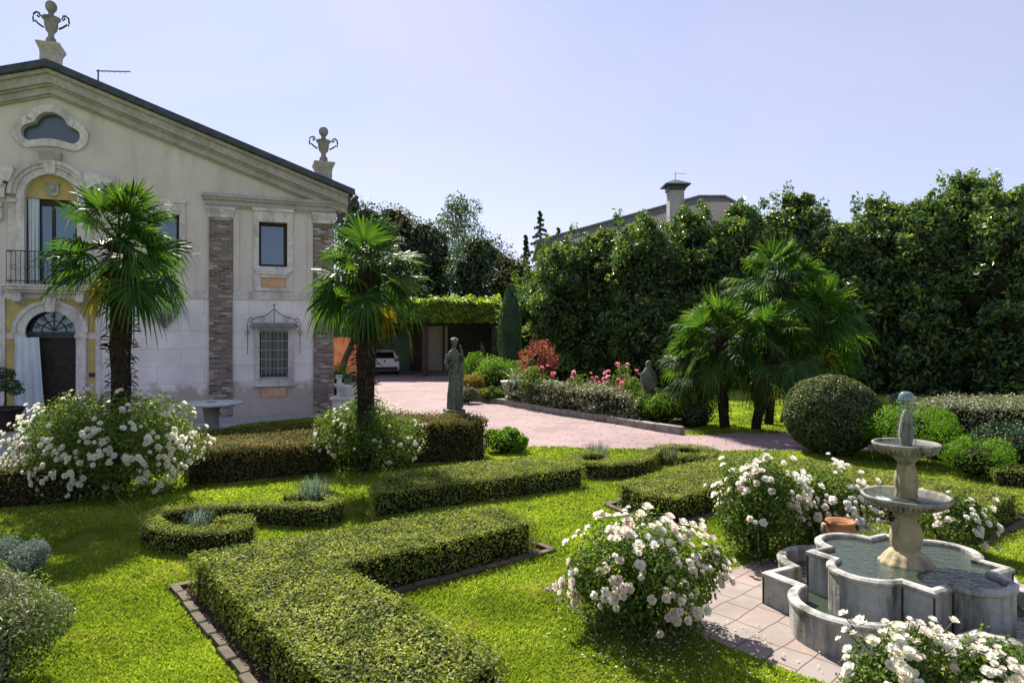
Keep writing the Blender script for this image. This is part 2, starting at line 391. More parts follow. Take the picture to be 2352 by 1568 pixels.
def brick_mat():
    b = NB('old_brick'); v0 = b.coord('Object', (1,1,1), (rad(90),0,0)); vo = b.coord()
    wv = b.n("ShaderNodeVectorMath", operation='MULTIPLY_ADD'); nz = b.n("ShaderNodeTexNoise", Scale=7.0, Detail=3.0); b.l(vo, nz.inputs[0]); b.l(nz.outputs[1], wv.inputs[0]); wv.inputs[1].default_value = (.05,.035,0); b.l(v0, wv.inputs[2]); v = wv.outputs[0]
    br = b.n("ShaderNodeTexBrick", Scale=1.0); b.l(v, br.inputs['Vector'])
    br.inputs['Brick Width'].default_value = .24; br.inputs['Row Height'].default_value = .075; br.inputs['Mortar Size'].default_value = .009
    br.inputs['Color1'].default_value = (.0,.0,.0,1); br.inputs['Color2'].default_value = (1,1,1,1); br.inputs['Mortar'].default_value = (.5,.5,.5,1); br.inputs['Bias'].default_value = 0
    c = b.ramp(br.outputs[0], [(0,(.07,.045,.035)),(.3,(.2,.11,.08)),(.55,(.17,.135,.115)),(.8,(.27,.225,.2)),(1,(.46,.42,.4))])
    c = b.mix(b.ramp(b.noise(1.2,4,vo),[(.42,(0,0,0)),(.65,(.75,.75,.75))]), c, (.17,.14,.125))
    c = b.mix(br.outputs[1], c, (.26,.235,.215)); b.col(c); b.set(.92,.1); b.bump(br.outputs[1], -.8, .02); return b.m
M['brick'] = brick_mat()
def pane_mat(name, c, rough=.06):
    b = NB(name); b.col(c); b.set(rough, .9, .55 if 'window' in name else 0); b.bump(b.noise(1.5, 2), .06, .02); return b.m
M['pane'] = pane_mat('window_pane', (.10,.14,.18)); M['pane_blue'] = pane_mat('blue_pane', (.03,.07,.10), .25)
def tile_mat():
    b = NB('roof_tile'); v = b.coord('Object', (1,1,1)); wv = b.n("ShaderNodeTexWave", wave_type='BANDS', bands_direction='X', Scale=1.3, Distortion=.4); b.l(v, wv.inputs[0])
    c = b.ramp(b.noise(5, 5, v), [(.3,(.13,.12,.115)),(.7,(.25,.225,.21))]); c = b.mix(1, c, b.ramp(wv.outputs[0], [(0,(.5,.5,.5)),(.6,(1,1,1))]), 'MULTIPLY')
    b.col(c); b.set(.9,.1); b.bump(wv.outputs[0], .6, .05); return b.m
M['tile'] = tile_mat()
def water_mat():
    b = NB('fountain_water'); b.col((.05,.07,.05)); b.set(.04, 1.0, .25)
    b.bump(b.noise(9, 3, b.coord('Object',(1,1.8,1)), .6), .5, .03); return b.m
M['water'] = water_mat()
def spray_mat():
    b = NB('falling_water'); b.col((.2,.28,.34)); b.set(.12, .8); b.b.inputs['Alpha'].default_value = .5; return b.m
M['spray'] = spray_mat()

# ------------------------------------------------------------------ setting
def sheet(name, poly, z, mat):
    return tag(MB().add([(x,y,z) for x,y in ccw(poly)], [tuple(range(len(poly)))]).build(name, M[mat] if isinstance(mat,str) else mat), kind='structure')
o = sheet('ground', [(-400,-60),(400,-60),(400,900),(-400,900)], 0, 'lawn')
HP = Vector((-5.73, 21.4, 0)); HA = math.atan2(.3646, .931)
HD = Vector((math.cos(HA), math.sin(HA), 0)); HN = Vector((math.sin(HA), -math.cos(HA), 0))
def F(px, py, out=0.0):
    """(u,z) on the facade plane moved out by `out`, seen at a pixel"""
    k = (px-HX)/FPX; P = HP + HN*out
    u = (k*P.y - P.x)/(HD.x - k*HD.y); Y = P.y + u*HD.y
    return u, CAMZ-(py-HY)/FPX*Y
at_ = lambda px,Y: ((px-HX)/FPX*Y, Y)
drive_poly = GP([(742,958),(905,975),(1110,1022),(1240,1028),(1500,1034),(1650,1037),(1800,1037)]) + [(9.5,14.2),(16,13.6),(16,16.4)] + GP([(1830,996),(1700,994),(1600,1001),(1500,987),(1260,947),(1060,912),(1050,895)]) + [at_(1112,33),at_(1120,47),(-4.6,50),(-13,50),(-12.2,42),(-8.5,30)] + [tuple((HP+HD*.1)[:2])]
sheet('driveway', drive_poly, .008, 'drive')
ta = HP+HD*.05-HN*.5; tb = HP-HD*16-HN*.5
terr_poly = [tuple(ta[:2]), G(742,958), G(560,975), (-9.2,13.0), (-14,10.5), (-22,9), tuple(tb[:2])]
sheet('terrace', terr_poly, .004, 'terrace')
FC = Vector((3.45, 5.85, 0))
patio = [(-1.93,-.27),(-1.31,-1.0),(-.3,-1.9),(.9,-1.75),(1.7,-1.0),(1.95,.2),(1.5,1.15),(.5,1.75),(-.7,1.6),(-1.42,1.0)]
patio_poly = [(FC.x+a, FC.y+b) for a,b in patio]
sheet('fountain_paving', patio_poly, .012, 'patio')

# ------------------------------------------------------------------ villa
villa = empty('villa', HP, 'cream villa with gabled front and two brick pilasters', 'house', rz=HA)
RU = -7.62                                             # ridge position along the facade
ZS = 3.62                                              # string course height
zr, ze, ue = 9.75, 6.93, .45
def gable_z(u): return zr - (zr-ze)/(ue-RU)*abs(u-RU)
def arch(u0, u1, zb, zsp, n=14):
    c = (u0+u1)/2; r = (u1-u0)/2
    return [(u0,zb),(u1,zb)] + [(c+r*math.cos(PI*k/n), zsp+r*math.sin(PI*k/n)) for k in range(n+1)]
def rect(u0, u1, z0, z1): return [(u0,z0),(u1,z0),(u1,z1),(u0,z1)]
def cloud(cx, cz, s=1.0, grow=0.0):
    """three-lobed oculus outline"""
    pts = []
    def arcp(x, z, r, a0, a1, n=8):
        for k in range(n+1):
            a = rad(a0+(a1-a0)*k/n); pts.append((cx+s*x+(s*r+grow)*math.cos(a), cz+s*z+(s*r+grow)*math.sin(a)))
    arcp(.5,-.17,.26,-78,78); arcp(0,.07,.42,12,168,12); arcp(-.5,-.17,.26,102,258)
    for k in range(1,6):
        t = k/6; x = -.52+1.04*t; pts.append((cx+s*x, cz-s*(.42-.10*math.sin(PI*t))-grow))
    return pts
CW = (F(118,296)[0], F(118,296)[1])
cl_in = cloud(CW[0], CW[1], .92); cl_out = cloud(CW[0], CW[1], .92, .2)
holes_up = {'balcony': arch(-8.24,-7.0,3.86,6.32), 'cloud': cl_in, 'win': rect(-2.22,-1.39,4.6,5.98), 'mid': rect(-5.24,-4.42,4.6,6.05)}
holes_lo = {'door': arch(-8.22,-7.03,0.0,2.55), 'win': rect(-2.2,-1.37,1.18,2.62)}
def wall_part(name, outer, holes, mat, depth=.34):
    bm = bmesh.new(); edges = []
    def loop(pts):
        vs = [bm.verts.new((x,0,z)) for x,z in pts]; return vs, [bm.edges.new((vs[i],vs[(i+1)%len(vs)])) for i in range(len(vs))]
    vs, es = loop(outer); edges += es; hv = []
    for h in holes:
        a, e = loop(h); edges += e; hv.append(a)
    bmesh.ops.triangle_fill(bm, use_beauty=True, use_dissolve=False, edges=edges, normal=(0,-1,0))
    for a in hv:
        b = [bm.verts.new((v.co.x, depth, v.co.z)) for v in a]
        for i in range(len(a)):
            k = (i+1) % len(a); bm.faces.new((a[i],a[k],b[k],b[i]))
    bmesh.ops.recalc_face_normals(bm, faces=bm.faces)
    me = bpy.data.meshes.new(name); bm.to_mesh(me); bm.free(); me.materials.append(mat)
    o = bpy.data.objects.new(name, me); C.objects.link(o); o.parent = villa; return o
UL = 2*RU
zside = gable_z(0)
wall_part('upper_wall', [(0,ZS),(0,zside),(RU,zr),(UL,zside),(UL,ZS)], list(holes_up.values()), M['wall_up'])
dh = holes_lo['door']
wall_part('ground_storey_wall', [(0,0),(0,ZS),(UL,ZS),(UL,0),(-8.22,0)] + [p for p in [dh[k] for k in range(len(dh)-1,1,-1)]] + [(-7.03,0)], [holes_lo['win']], M['wall_low'])
bx = MB()                                               # the other three walls
bx.box(-.4,0,.36,12,0,zside); bx.box(UL,UL+.4,.36,12,0,zside); bx.box(UL,0,12,12.4,0,zside)
bx.plate([(0,zside),(RU,zr),(UL,zside)],12.02,12.38)
bx.build('side_wall', M['wall_up'], villa)
bx = MB(); bx.box(UL+.4,-.4,.75,.95,0,6.6); bx.box(UL+.4,-.4,.36,.95,ZS-.1,ZS+.1); bx.plate([(-1,6.6),(RU,zr-.4),(UL+1,6.6)],.75,.95); bx.build('inner_partition', M['dark_wood'], villa)
# roof: two slabs with tile cover and dark verge
rf = MB()
sl = (zr-ze)/(ue-RU)
for sgn in (1,-1):
    e = RU + sgn*(ue+.12-RU); zt = lambda u: zr - sl*abs(u-RU)
    P = [(RU,zr+.03),(e,zt(e)+.03),(e,zt(e)+.17),(RU,zr+.19)]
    rf.plate(P if sgn>0 else P[::-1], -.52, 12.9, 0)
roof = rf.build('roof', M['tile'], villa)
vg = MB()
for sgn in (1,-1):
    e = RU + sgn*(ue+.16-RU)
    P = [(RU,zr+.02),(e,zr-sl*(ue+.16-RU)+.02),(e,zr-sl*(ue+.16-RU)+.2),(RU,zr+.21)]
    vg.plate(P if sgn>0 else P[::-1], -.6, -.525, 0)
vg.build('verge', M['roof_edge'], roof)
gt = MB(); gt.tube([(ue+.2,-.6,ze-.12),(ue+.2,12.9,ze-.12)], .075, 10); gt.tube([(ue+.2,-.45,ze-.15),(ue-.02,-.12,ze-.5),(.12,-.1,ze-.7)], .05, 8)
gt.build('gutter', M['roof_edge'], villa)
def rake(a, b, out, name, mat):
    """moulding under the roof slope between vertical offsets a (top) and b (bottom)"""
    m = MB()
    for sgn in (1,-1):
        e = RU + sgn*(ue-.02-RU); z = zr - sl*(ue-.02-RU)
        P = [(RU,zr-b),(e,z-b),(e,z-a),(RU,zr-a)]
        m.plate(P if sgn>0 else P[::-1], -out, .0-.001, 0)
    return m.build(name, mat, villa)
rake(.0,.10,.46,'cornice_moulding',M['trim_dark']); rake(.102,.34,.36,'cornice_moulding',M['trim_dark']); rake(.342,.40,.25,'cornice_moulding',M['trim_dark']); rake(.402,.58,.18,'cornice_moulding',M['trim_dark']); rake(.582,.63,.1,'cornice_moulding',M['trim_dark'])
# entablature over the right bay, with capitals and brick pilasters
en = MB(); u0 = -3.75
en.box(u0-.06,.16,-.24,-.001,6.62,6.72); en.box(u0-.02,.12,-.19,-.001,6.545,6.618); en.box(u0+.02,.08,-.12,-.001,6.40,6.543); en.box(u0+.03,.07,-.08,-.001,6.34,6.398)
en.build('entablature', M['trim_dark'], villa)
for a, b in ((-3.62,-2.97),(-.6,.02)):
    p = MB(); p.box(a,b,-.07,-.001,0.0 if a<-1 else .0,6.02); p.build('brick_pilaster', M['brick'], villa)
    c = MB(); c.box(a-.02,b+.02,-.09,-.001,6.022,6.12); c.loft([[(a-.02,-.09,6.122),(b+.02,-.09,6.122),(b+.02,-.002,6.122),(a-.02,-.002,6.122)],[(a-.07,-.15,6.26),(b+.07,-.15,6.26),(b+.07,-.002,6.26),(a-.07,-.002,6.26)]]); c.box(a-.08,b+.08,-.16,-.001,6.262,6.338)
    c.build('capital', M['trim'], villa)
st = MB()
for a, b in ((UL,-8.75),(-6.6,-3.63),(-2.96,-.61)): st.box(a,b,-.045,-.001,ZS-.04,ZS+.05); st.box(a,b,-.03,-.001,ZS+.052,ZS+.2)
st.build('string_course', M['trim'], villa)
pl = MB()
for a, b in ((UL,-8.7),(-6.45,-3.63),(-2.96,-.61)): pl.box(a,b,-.06,-.001,0,.58)
pl.build('plinth', M['wall_low'], villa)
# recessed flat panel edges of right bay
for a,b in ((-2.95,-2.78),(-.78,-.62)): pb = MB(); pb.box(a,b,-.03,-.001,ZS+.21,6.33); pb.build('panel_border', M['wall_up'], villa)
# upper windows
def window(u0, u1, z0, z1, curtain=True, border=True):
    if border:
        f = MB(); f.frame(rect(u0-.16,u1+.16,z0-.14,z1+.32), rect(u0,u1,z0,z1), -.05, -.001); f.box(u0-.2,u1+.2,-.1,-.001,z1+.322,z1+.42); f.build('window_surround', M['trim'], villa)
    wf = MB(); wf.frame(rect(u0+.0,u1-.0,z0+.0,z1-.0), rect(u0+.07,u1-.1,z0+.09,z1-.1), .2, .27); 
    w_ = wf.build('window', M['dark_wood'], villa)
    g = MB(); g.box(u0+.07,u1-.1,.235,.25,z0+.09,z1-.1); g.build('pane', M['pane'], w_)
    return w_
window(-2.22,-1.39,4.6,5.98); window(-5.24,-4.42,4.6,6.05)
for (a,b) in ((-2.3,-1.31),(-5.32,-4.34)):
    s_ = MB(); s_.box(a,b,-.1,-.001,4.36,4.459) ; s_.build('window_sill', M['trim'], villa)
bp = MB(); bp.frame(rect(-2.36,-1.25,ZS+.22,4.358), rect(-2.17,-1.43,ZS+.32,4.26), -.06, -.001); bp.build('apron_surround', M['trim'], villa)
pn = MB(); pn.box(-2.17,-1.43,-.025,-.001,3.95+.0,4.26); pn.build('apron_panel', M['salmon'], villa)
pn = MB(); pn.box(-2.17,-1.43,-.025,-.001,ZS+.32,3.948); pn.build('apron_panel', M['ochre'], villa)
# lower barred window
lw = MB(); lw.frame(rect(-2.36,-1.2,1.0,2.8), rect(-2.2,-1.37,1.18,2.62), -.05, -.001); lw.box(-2.42,-1.14,-.12,-.001,.9,.998); lw.build('window_surround', M['trim'], villa)
wf = MB(); wf.frame(rect(-2.2,-1.37,1.18,2.62), rect(-2.12,-1.45,1.26,2.54), .2, .27); wf.box(-1.81,-1.76,.2,.27,1.26,2.54); w_ = wf.build('window', M['dark_wood'], villa)
g = MB(); g.box(-2.12,-1.815,.235,.25,1.26,2.54); g.box(-1.755,-1.45,.235,.25,1.26,2.54); g.build('pane', M['pane_blue'], w_)
gr = MB()
for k in range(7):
    u = -2.14+.118*k; gr.tube([(u,-.16,1.12),(u,-.16,2.66)], .011, 6)
for k in range(6):
    z = 1.18+.28*k; gr.box(-2.22,-1.35,-.175,-.145,z-.012,z+.012)
for u in (-2.22,-1.35):
    for z in (1.12,2.66): gr.tube([(u,-.16,z),(u,.0,z)], .014, 6)
gr.build('window_grille', M['grille'], villa)
hd = MB(); hd.loft([[(-2.5,-.3,2.72),(-1.07,-.3,2.72),(-1.07,-.002,2.72),(-2.5,-.002,2.72)],[(-2.44,-.22,2.86),(-1.13,-.22,2.86),(-1.13,-.002,2.86),(-2.44,-.002,2.86)]]); hd.build('window_hood', M['cartouche'], villa)
orn = MB()
def scroll(c, r, a0, turns, sgn=1, n=22, y=-.24):
    return [(c[0]+sgn*r*(1-.75*k/n)*math.cos(a0+2*PI*turns*k/n), y, c[1]+r*(1-.75*k/n)*math.sin(a0+2*PI*turns*k/n)) for k in range(n+1)]
for sgn in (1,-1):
    orn.tube(smooth_path([(-1.785+sgn*.68,-.24,2.88),(-1.785+sgn*.5,-.24,3.02),(-1.785+sgn*.25,-.24,3.08),(-1.785,-.24,3.28)],6), .012, 5)
    orn.tube(scroll((-1.785+sgn*.36,2.97), .1, 0, 1.4, sgn), .01, 5); orn.tube(scroll((-1.785+sgn*.7,2.95), .09, PI/2, 1.3, sgn), .01, 5)
    orn.tube(scroll((-1.785+sgn*.78,2.55), .09, PI/2, 1.2, sgn), .01, 5); orn.tube([(-1.785+sgn*.76,-.2,2.86),(-1.785+sgn*.76,-.2,1.9)], .01, 5)
orn.tube([(-1.785,-.24,2.88),(-1.785,-.24,3.4)], .012, 5); orn.sphere((-1.785,-.24,3.4), .03, 8, 6)
orn.build('iron_crest', M['iron'], villa)
pn = MB(); pn.box(-2.14,-1.44,-.075,-.061,.56,.86); pn.box(-2.14,-1.44,-.072,-.0,.585,.86); pn.build('apron_panel', M['salmon'], villa)
# oculus
oc = MB(); oc.frame(cl_out, cl_in, -.08, -.001); oc_ = oc.build('oculus', M['trim'], villa)
m = MB(); m.plate([p for p in cloud(CW[0],CW[1],.94)], .2, .22); m.build('pane', M['pane_blue'], oc_)
# console below oculus
kx = -7.62
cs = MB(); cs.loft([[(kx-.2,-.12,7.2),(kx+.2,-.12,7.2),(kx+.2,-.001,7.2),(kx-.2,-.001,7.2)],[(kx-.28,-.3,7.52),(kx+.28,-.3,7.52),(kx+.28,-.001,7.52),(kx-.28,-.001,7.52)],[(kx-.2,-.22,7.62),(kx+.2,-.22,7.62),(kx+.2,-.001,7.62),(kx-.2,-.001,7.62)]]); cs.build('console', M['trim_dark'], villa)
# balcony portal
def arch_ring(c, zsp, r0, r1, a0=0, a1=180, n=20):
    o = [(c+r1*math.cos(rad(a0+(a1-a0)*k/n)), zsp+r1*math.sin(rad(a0+(a1-a0)*k/n))) for k in range(n+1)]
    i = [(c+r0*math.cos(rad(a0+(a1-a0)*k/n)), zsp+r0*math.sin(rad(a0+(a1-a0)*k/n))) for k in range(n+1)]
    return o + i[::-1]
ps = MB()
for r0, r1, out in ((.62,.8,.09),(.802,.9,.14),(.902,1.0,.2)): ps.plate(arch_ring(kx, 6.32, r0, r1), -out, -.001)
for sgn in (-1,1):
    a = kx+sgn*.71; ps.box(a-.09,a+.09,-.09,-.001,3.87,6.318)
    a = kx+sgn*.9; ps.box(a-.095,a+.095,-.05,-.001,3.87,6.1)
    ps.box(kx+sgn*.9-.1,kx+sgn*.9+.1,-.13,-.001,6.102,6.2)
ps.build('portal_surround', M['trim'], villa)
ks = MB(); ks.loft([[(kx-.11,-.16,6.95),(kx+.11,-.16,6.95),(kx+.11,-.001,6.95),(kx-.11,-.001,6.95)],[(kx-.15,-.26,7.3),(kx+.15,-.26,7.3),(kx+.15,-.001,7.3),(kx-.15,-.001,7.3)]]); ks.build('keystone', M['trim'], villa)
for sgn in (-1,1):                                      # broken-pediment scroll pieces
    p = MB()
    p.plate([(kx+sgn*.92,6.62),(kx+sgn*1.5,6.72),(kx+sgn*1.5,6.86),(kx+sgn*1.1,7.0),(kx+sgn*.86,7.06),(kx+sgn*.8,6.95)][::sgn], -.3, -.001)
    p.plate([(kx+sgn*1.05,6.2),(kx+sgn*1.4,6.3),(kx+sgn*1.45,6.6),(kx+sgn*1.0,6.58)][::sgn], -.22, -.001)
    p.tube([(kx+sgn*1.18,-.3,6.6),(kx+sgn*1.18,-.02,6.6)], .13, 12); p.tube([(kx+sgn*1.2,-.24,6.0),(kx+sgn*1.2,-.02,6.05)], .1, 10); p.sphere((kx+sgn*1.2,-.1,5.75),(.11,.1,.2),10,8)
    p.build('pediment_scroll', M['trim'], villa)
ty = MB(); ty.plate(arch(-8.24,-7.0,6.28,6.32)[:], .12, .15); ty.build('tympanum', M['ochre'], villa)
ce = MB(); ce.plate([(kx-.14,6.42),(kx-.05,6.36),(kx+.05,6.36),(kx+.14,6.42),(kx+.16,6.62),(kx+.1,6.76),(kx-.1,6.76),(kx-.16,6.62)], .06, .119)
ce.sphere((kx,.05,6.58),(.08,.05,.1),10,8); ce.tube(scroll((kx+.12,6.7),.06,0,1.2,1,16,.06),.015,5); ce.tube(scroll((kx-.12,6.7),.06,0,1.2,-1,16,.06),.015,5); ce.build('crest', M['trim_dark'], villa)
bd = MB(); bd.frame(rect(-8.24,-7.0,3.87,6.28), rect(-8.14,-7.1,3.97,6.1), .2, .28); bd.box(-7.66,-7.58,.2,.28,3.97,6.1); bd_ = bd.build('balcony_door', M['dark_wood'], villa)
g = MB(); g.box(-8.14,-7.665,.235,.25,3.97,6.1); g.box(-7.575,-7.1,.235,.25,3.97,6.1); g.build('pane', M['pane'], bd_)
bs = MB(); bs.box(-8.6,-6.62,-.42,-.001,3.72,3.80); bs.box(-8.66,-6.56,-.48,-.001,3.802,3.86); bs.box(-8.55,-6.67,-.3,-.001,3.64,3.718); bs.build('balcony_slab', M['trim'], villa)
for u in (-8.35,-6.88):
    c = MB(); c.tube([(u,-.36,3.5),(u,-.02,3.42)], .12, 12); c.box(u-.09,u+.09,-.34,-.001,3.45,3.638); c.build('corbel', M['trim'], villa)
ra = MB()
for z in (3.95,4.75): ra.tube([(-8.55,-.03,z),(-8.55,-.42,z),(-6.67,-.42,z),(-6.67,-.03,z)], .014, 5)
for k in range(19): u = -8.55+1.88*k/18; ra.tube([(u,-.42,3.862),(u,-.42,4.75)], .008, 4)
for k in range(6): 
    ra.tube(scroll((-8.4+.32*k,4.3), .09, 0, 1.3, 1 if k%2 else -1, 14, -.42), .008, 4)
ra.build('balcony_railing', M['iron'], villa)
# ground portal
gp = MB()
for r0, r1, out in ((.596,.8,.1),(.802,.9,.14)): gp.plate(arch_ring(kx-.005, 2.55, r0, r1), -out, -.001)
for sgn in (-1,1):
    a = kx-.005+sgn*.72; gp.box(a-.12,a+.12,-.1,-.001,0,2.4); gp.box(a-.15,a+.15,-.15,-.001,2.402,2.5); gp.box(a-.13,a+.13,-.12,-.001,2.502,2.548)
    a = kx+sgn*1.12; gp.box(a-.06,a+.06,-.06,-.001,0.59,ZS-.1)
gp.build('portal_surround', M['trim'], villa)
ks = MB(); ks.loft([[(kx-.1,-.2,3.12),(kx+.1,-.2,3.12),(kx+.1,-.001,3.12),(kx-.1,-.001,3.12)],[(kx-.15,-.24,3.5),(kx+.15,-.24,3.5),(kx+.15,-.001,3.5),(kx-.15,-.001,3.5)]]); ks.build('keystone', M['trim'], villa)
oc = MB()
for sgn in (-1,1):
    a, b = sorted((kx+sgn*.86, kx+sgn*1.055)); oc.box(a,b,-.02,-.001,.59,2.38)
    oc.plate([(kx+sgn*.93,2.56),(kx+sgn*1.055,2.56),(kx+sgn*1.055,3.45),(kx+sgn*.17,3.52),(kx+sgn*.2,3.45),(kx+sgn*.6,3.27),(kx+sgn*.85,2.95)][::sgn], -.02, -.001)
oc.build('stucco_panel', M['ochre'], villa)
dr = MB(); dr.box(-8.22,-7.03,.24,.30,0.02,2.4)
for k in range(2):
    for z0, z1 in ((.15,.75),(.85,1.5),(1.6,2.25)): a = -8.15+.57*k; dr.box(a+.02,a+.5,.222,.24,z0,z1)
d_ = dr.build('entrance_door', M['dark_wood'], villa)
h_ = MB(); h_.sphere((-7.55,.2,1.1), .035, 10, 6); h_.build('handle', M['iron'], d_)
tr = MB(); tr.box(-8.22,-7.03,.12,.3,2.402,2.58); tr.box(-8.22,-7.03,.09,.12,2.5,2.58); tr.build('transom', M['roof_edge'], villa)
fa = MB(); fa.plate(arch(-8.22,-7.03,2.56,2.57), .26, .28)
fa_ = fa.build('fanlight', M['pane'], villa)
fg = MB()
for k in range(1,6): a = PI*k/6; fg.tube([(kx,.2,2.6),(kx+.57*math.cos(a),.2,2.57+.57*math.sin(a))], .01, 4)
fg.tube([(kx+.3*math.cos(PI*k/14),.2,2.58+.3*math.sin(PI*k/14)) for k in range(15)], .01, 4)
for k in range(5): a=PI*(k+.5)/5; fg.tube(scroll((kx+.42*math.cos(a),2.6+.42*math.sin(a)),.07,a,1.2,1,12,.2),.008,4)
fg.build('fanlight_grille', M['iron'], fa_)
sp = MB(); sp.bbox(-8.75,-6.5,-.75,-.101,0,.12,.015); sp.build('door_step', M['kerb'], villa)
bl = MB(); bl.bbox(-6.72,-6.56,-.05,-.021,1.3,1.42,.01); bl.build('doorbell_panel', M['iron'], villa)
bl = MB(); bl.bbox(-6.7,-6.58,-.05,-.021,1.0,1.12,.01); bl.build('doorbell_panel', M['trim'], villa)
# heart shaped cartouche
ca = MB()
hx, hz = F(378,715)
prof = [(0,-.5),(.12,-.36),(.3,-.18),(.41,.02),(.40,.16),(.3,.24),(.2,.2),(.16,.3),(.2,.42),(0,.44)]
ol = [(hx+x,hz+z) for x,z in prof] + [(hx-x,hz+z) for x,z in prof[-2:0:-1]]
ca.plate(ol, -.09, -.001); ca.sphere((hx,-.1,hz-.02),(.22,.1,.26),16,10)
for sgn in (1,-1): ca.tube(scroll((hx+sgn*.28,hz+.12),.12,0,1.3,sgn,18,-.11),.03,6); ca.tube(smooth_path([(hx+sgn*.36,-.1,hz+.02),(hx+sgn*.24,-.12,hz-.2),(hx,-.12,hz-.44)],5),.03,6)
ca.box(hx-.22,hx+.22,-.14,-.001,hz+.36,hz+.46)
ca.build('cartouche', M['cartouche'], villa)

# roof pedestals and urn finials
def roof_urn(px, u, zb, ht, s, label):
    loc = HP + HD*u + HN*.05
    pd = MB(); pd.box(u-.27*s,u+.27*s,-.32,.22,zb-.9,zb-.26); pd.box(u-.28*s,u+.28*s,-.33,.23,zb-.258,zb-.2); pd.loft([[(u-.29*s,-.34,zb-.198),(u+.29*s,-.34,zb-.198),(u+.29*s,.24,zb-.198),(u-.29*s,.24,zb-.198)],[(u-.37*s,-.42,zb-.04),(u+.37*s,-.42,zb-.04),(u+.37*s,.32,zb-.04),(u-.37*s,.32,zb-.04)],[(u-.36*s,-.41,zb),(u+.36*s,-.41,zb),(u+.36*s,.31,zb),(u-.36*s,.31,zb)]])
    pd.build('roof_pedestal', M['trim_dark'], villa)
    e = empty('roof_urn', (loc.x,loc.y,zb), label, 'urn', 'stone urns on the gable', HA); e.scale = (.82 if u < -5 else .9,)*2+(1,)
    k = ht/1.24
    b = MB(); b.lathe([(r*k,z*k) for r,z in ((.001,0),(.15,.0),(.16,.08),(.15,.2),(.1,.24),(.085,.34),(.11,.37),(.17,.44),(.2,.56),(.205,.68),(.22,.7),(.285,.76),(.285,.785),(.17,.82),(.10,.85),(.085,.88),(.09,.93),(.07,.945),(.001,.95))], n=20); b.build('bowl', M['urn'], e)
    q = MB(); q.sphere((0,0,1.1*k),.175*k,18,12); q.build('ball', M['urn'], e)
    for sgn in (1,-1):
        h = MB(); h.tube([(sgn*k*x,0,k*z) for x,z in ((.22,.5),(.36,.58),(.46,.66),(.5,.62),(.52,.72),(.5,.84),(.42,.9),(.34,.88),(.31,.81),(.35,.76),(.4,.8),(.37,.84))], .03*k, 6); h.build('handle', M['rust_iron'], e)
roof_urn(118, RU, 10.5, 1.24, .78, 'larger stone urn with ball on the gable peak')
roof_urn(750, -.3, 7.92, 1.15, .88, 'stone urn with ball on lower right roof end')
an = MB(); an.tube([(0,0,-.3),(0,0,.86)], .022, 6); an.tube([(-.06,0,.82),(1.02,-.1,.76)], .018, 6)
for k in range(5): an.tube([(.12+.17*k,-.12,.81-.01*k),(.12+.17*k,.12,.81-.01*k)], .006, 4)
p = HP + HD*(-6.72) - HN*1.2
tag(an.build('antenna', M['rust_iron'], None, (p.x,p.y,gable_z(-6.72)+.15)), 'thin metal aerial standing on the villa roof beside the gable peak', 'antenna')
# curtains
def curtain(u0, u1, z0, z1, y, label, gather=.25):
    n = 40; V = []; rows = 14
    for j in range(rows+1):
        t = j/rows; z = z1+(z0-z1)*t; wdt = (u1-u0)*(1-gather+gather*t)
        for i in range(n+1):
            s_ = i/n; V.append((u0+wdt*s_, y+.045*math.sin(s_*22+.6*math.sin(3*t))*(.6+.4*t)+.02*math.sin(s_*9+t*2), z))
    Fq = [(j*(n+1)+i,j*(n+1)+i+1,(j+1)*(n+1)+i+1,(j+1)*(n+1)+i) for j in range(rows) for i in range(n)]
    m = MB(); m.add(V, Fq, 0, True)
    o = m.build('curtain', M['curtain']); o.location = HP; o.rotation_euler = (0,0,HA)
    sol = o.modifiers.new('thick','SOLIDIFY'); sol.thickness = .012
    return tag(o, label, 'curtain')
curtain(-8.42,-7.72,.14,2.42,-.18,'pale curtain hanging over the left half of the arched ground floor door',.22)
curtain(-8.2,-7.92,3.9,6.26,.1,'pale curtain drawn to the left in the balcony door',.05)

# ------------------------------------------------------------------ fountain
fount = empty('fountain', FC, 'two tiered stone fountain with lobed double basin, water falling from its domed top', 'fountain')
def barbed(r, rot, lobe=None):
    """outline of a barbed quatrefoil: four round lobes with four square corners between"""
    s = r/math.sqrt(2); cd = .64*r; R = .40*r; pts = []       # half side, lobe centre distance, lobe radius
    h = math.sqrt(R*R-(s-cd)**2); a = math.atan2(h, s-cd)
    for k in range(4):
        b = rot + PI/4 + k*PI/2
        for i in range(17):
            t = -a + 2*a*i/16
            pts.append((cd*math.cos(b)+R*math.cos(b+t), cd*math.sin(b)+R*math.sin(b+t)))
        c = b + PI/4; pts.append((r*math.cos(c), r*math.sin(c)))
    return pts
def ring_wall(m, poly, th, z0, z1):
    """basin wall with a rounded, slightly projecting rim"""
    rim = .016; hz = .05
    o0, o1, i0 = ccw(poly), inset(poly, -rim), inset(poly, th)
    i1 = inset(poly, th+.004)
    L = [(o0,z0),(o0,z1-hz),(o1,z1-hz+.012),(o1,z1-.016),(inset(poly,.006),z1),(inset(poly,th-.012),z1),(i0,z1-.012),(i1,z0)]
    m.loft([[(x,y,z) for x,y in P] for P,z in L], cap=False)
RB = rad(-17)
lo, up = barbed(1.17, RB), barbed(.79, RB)
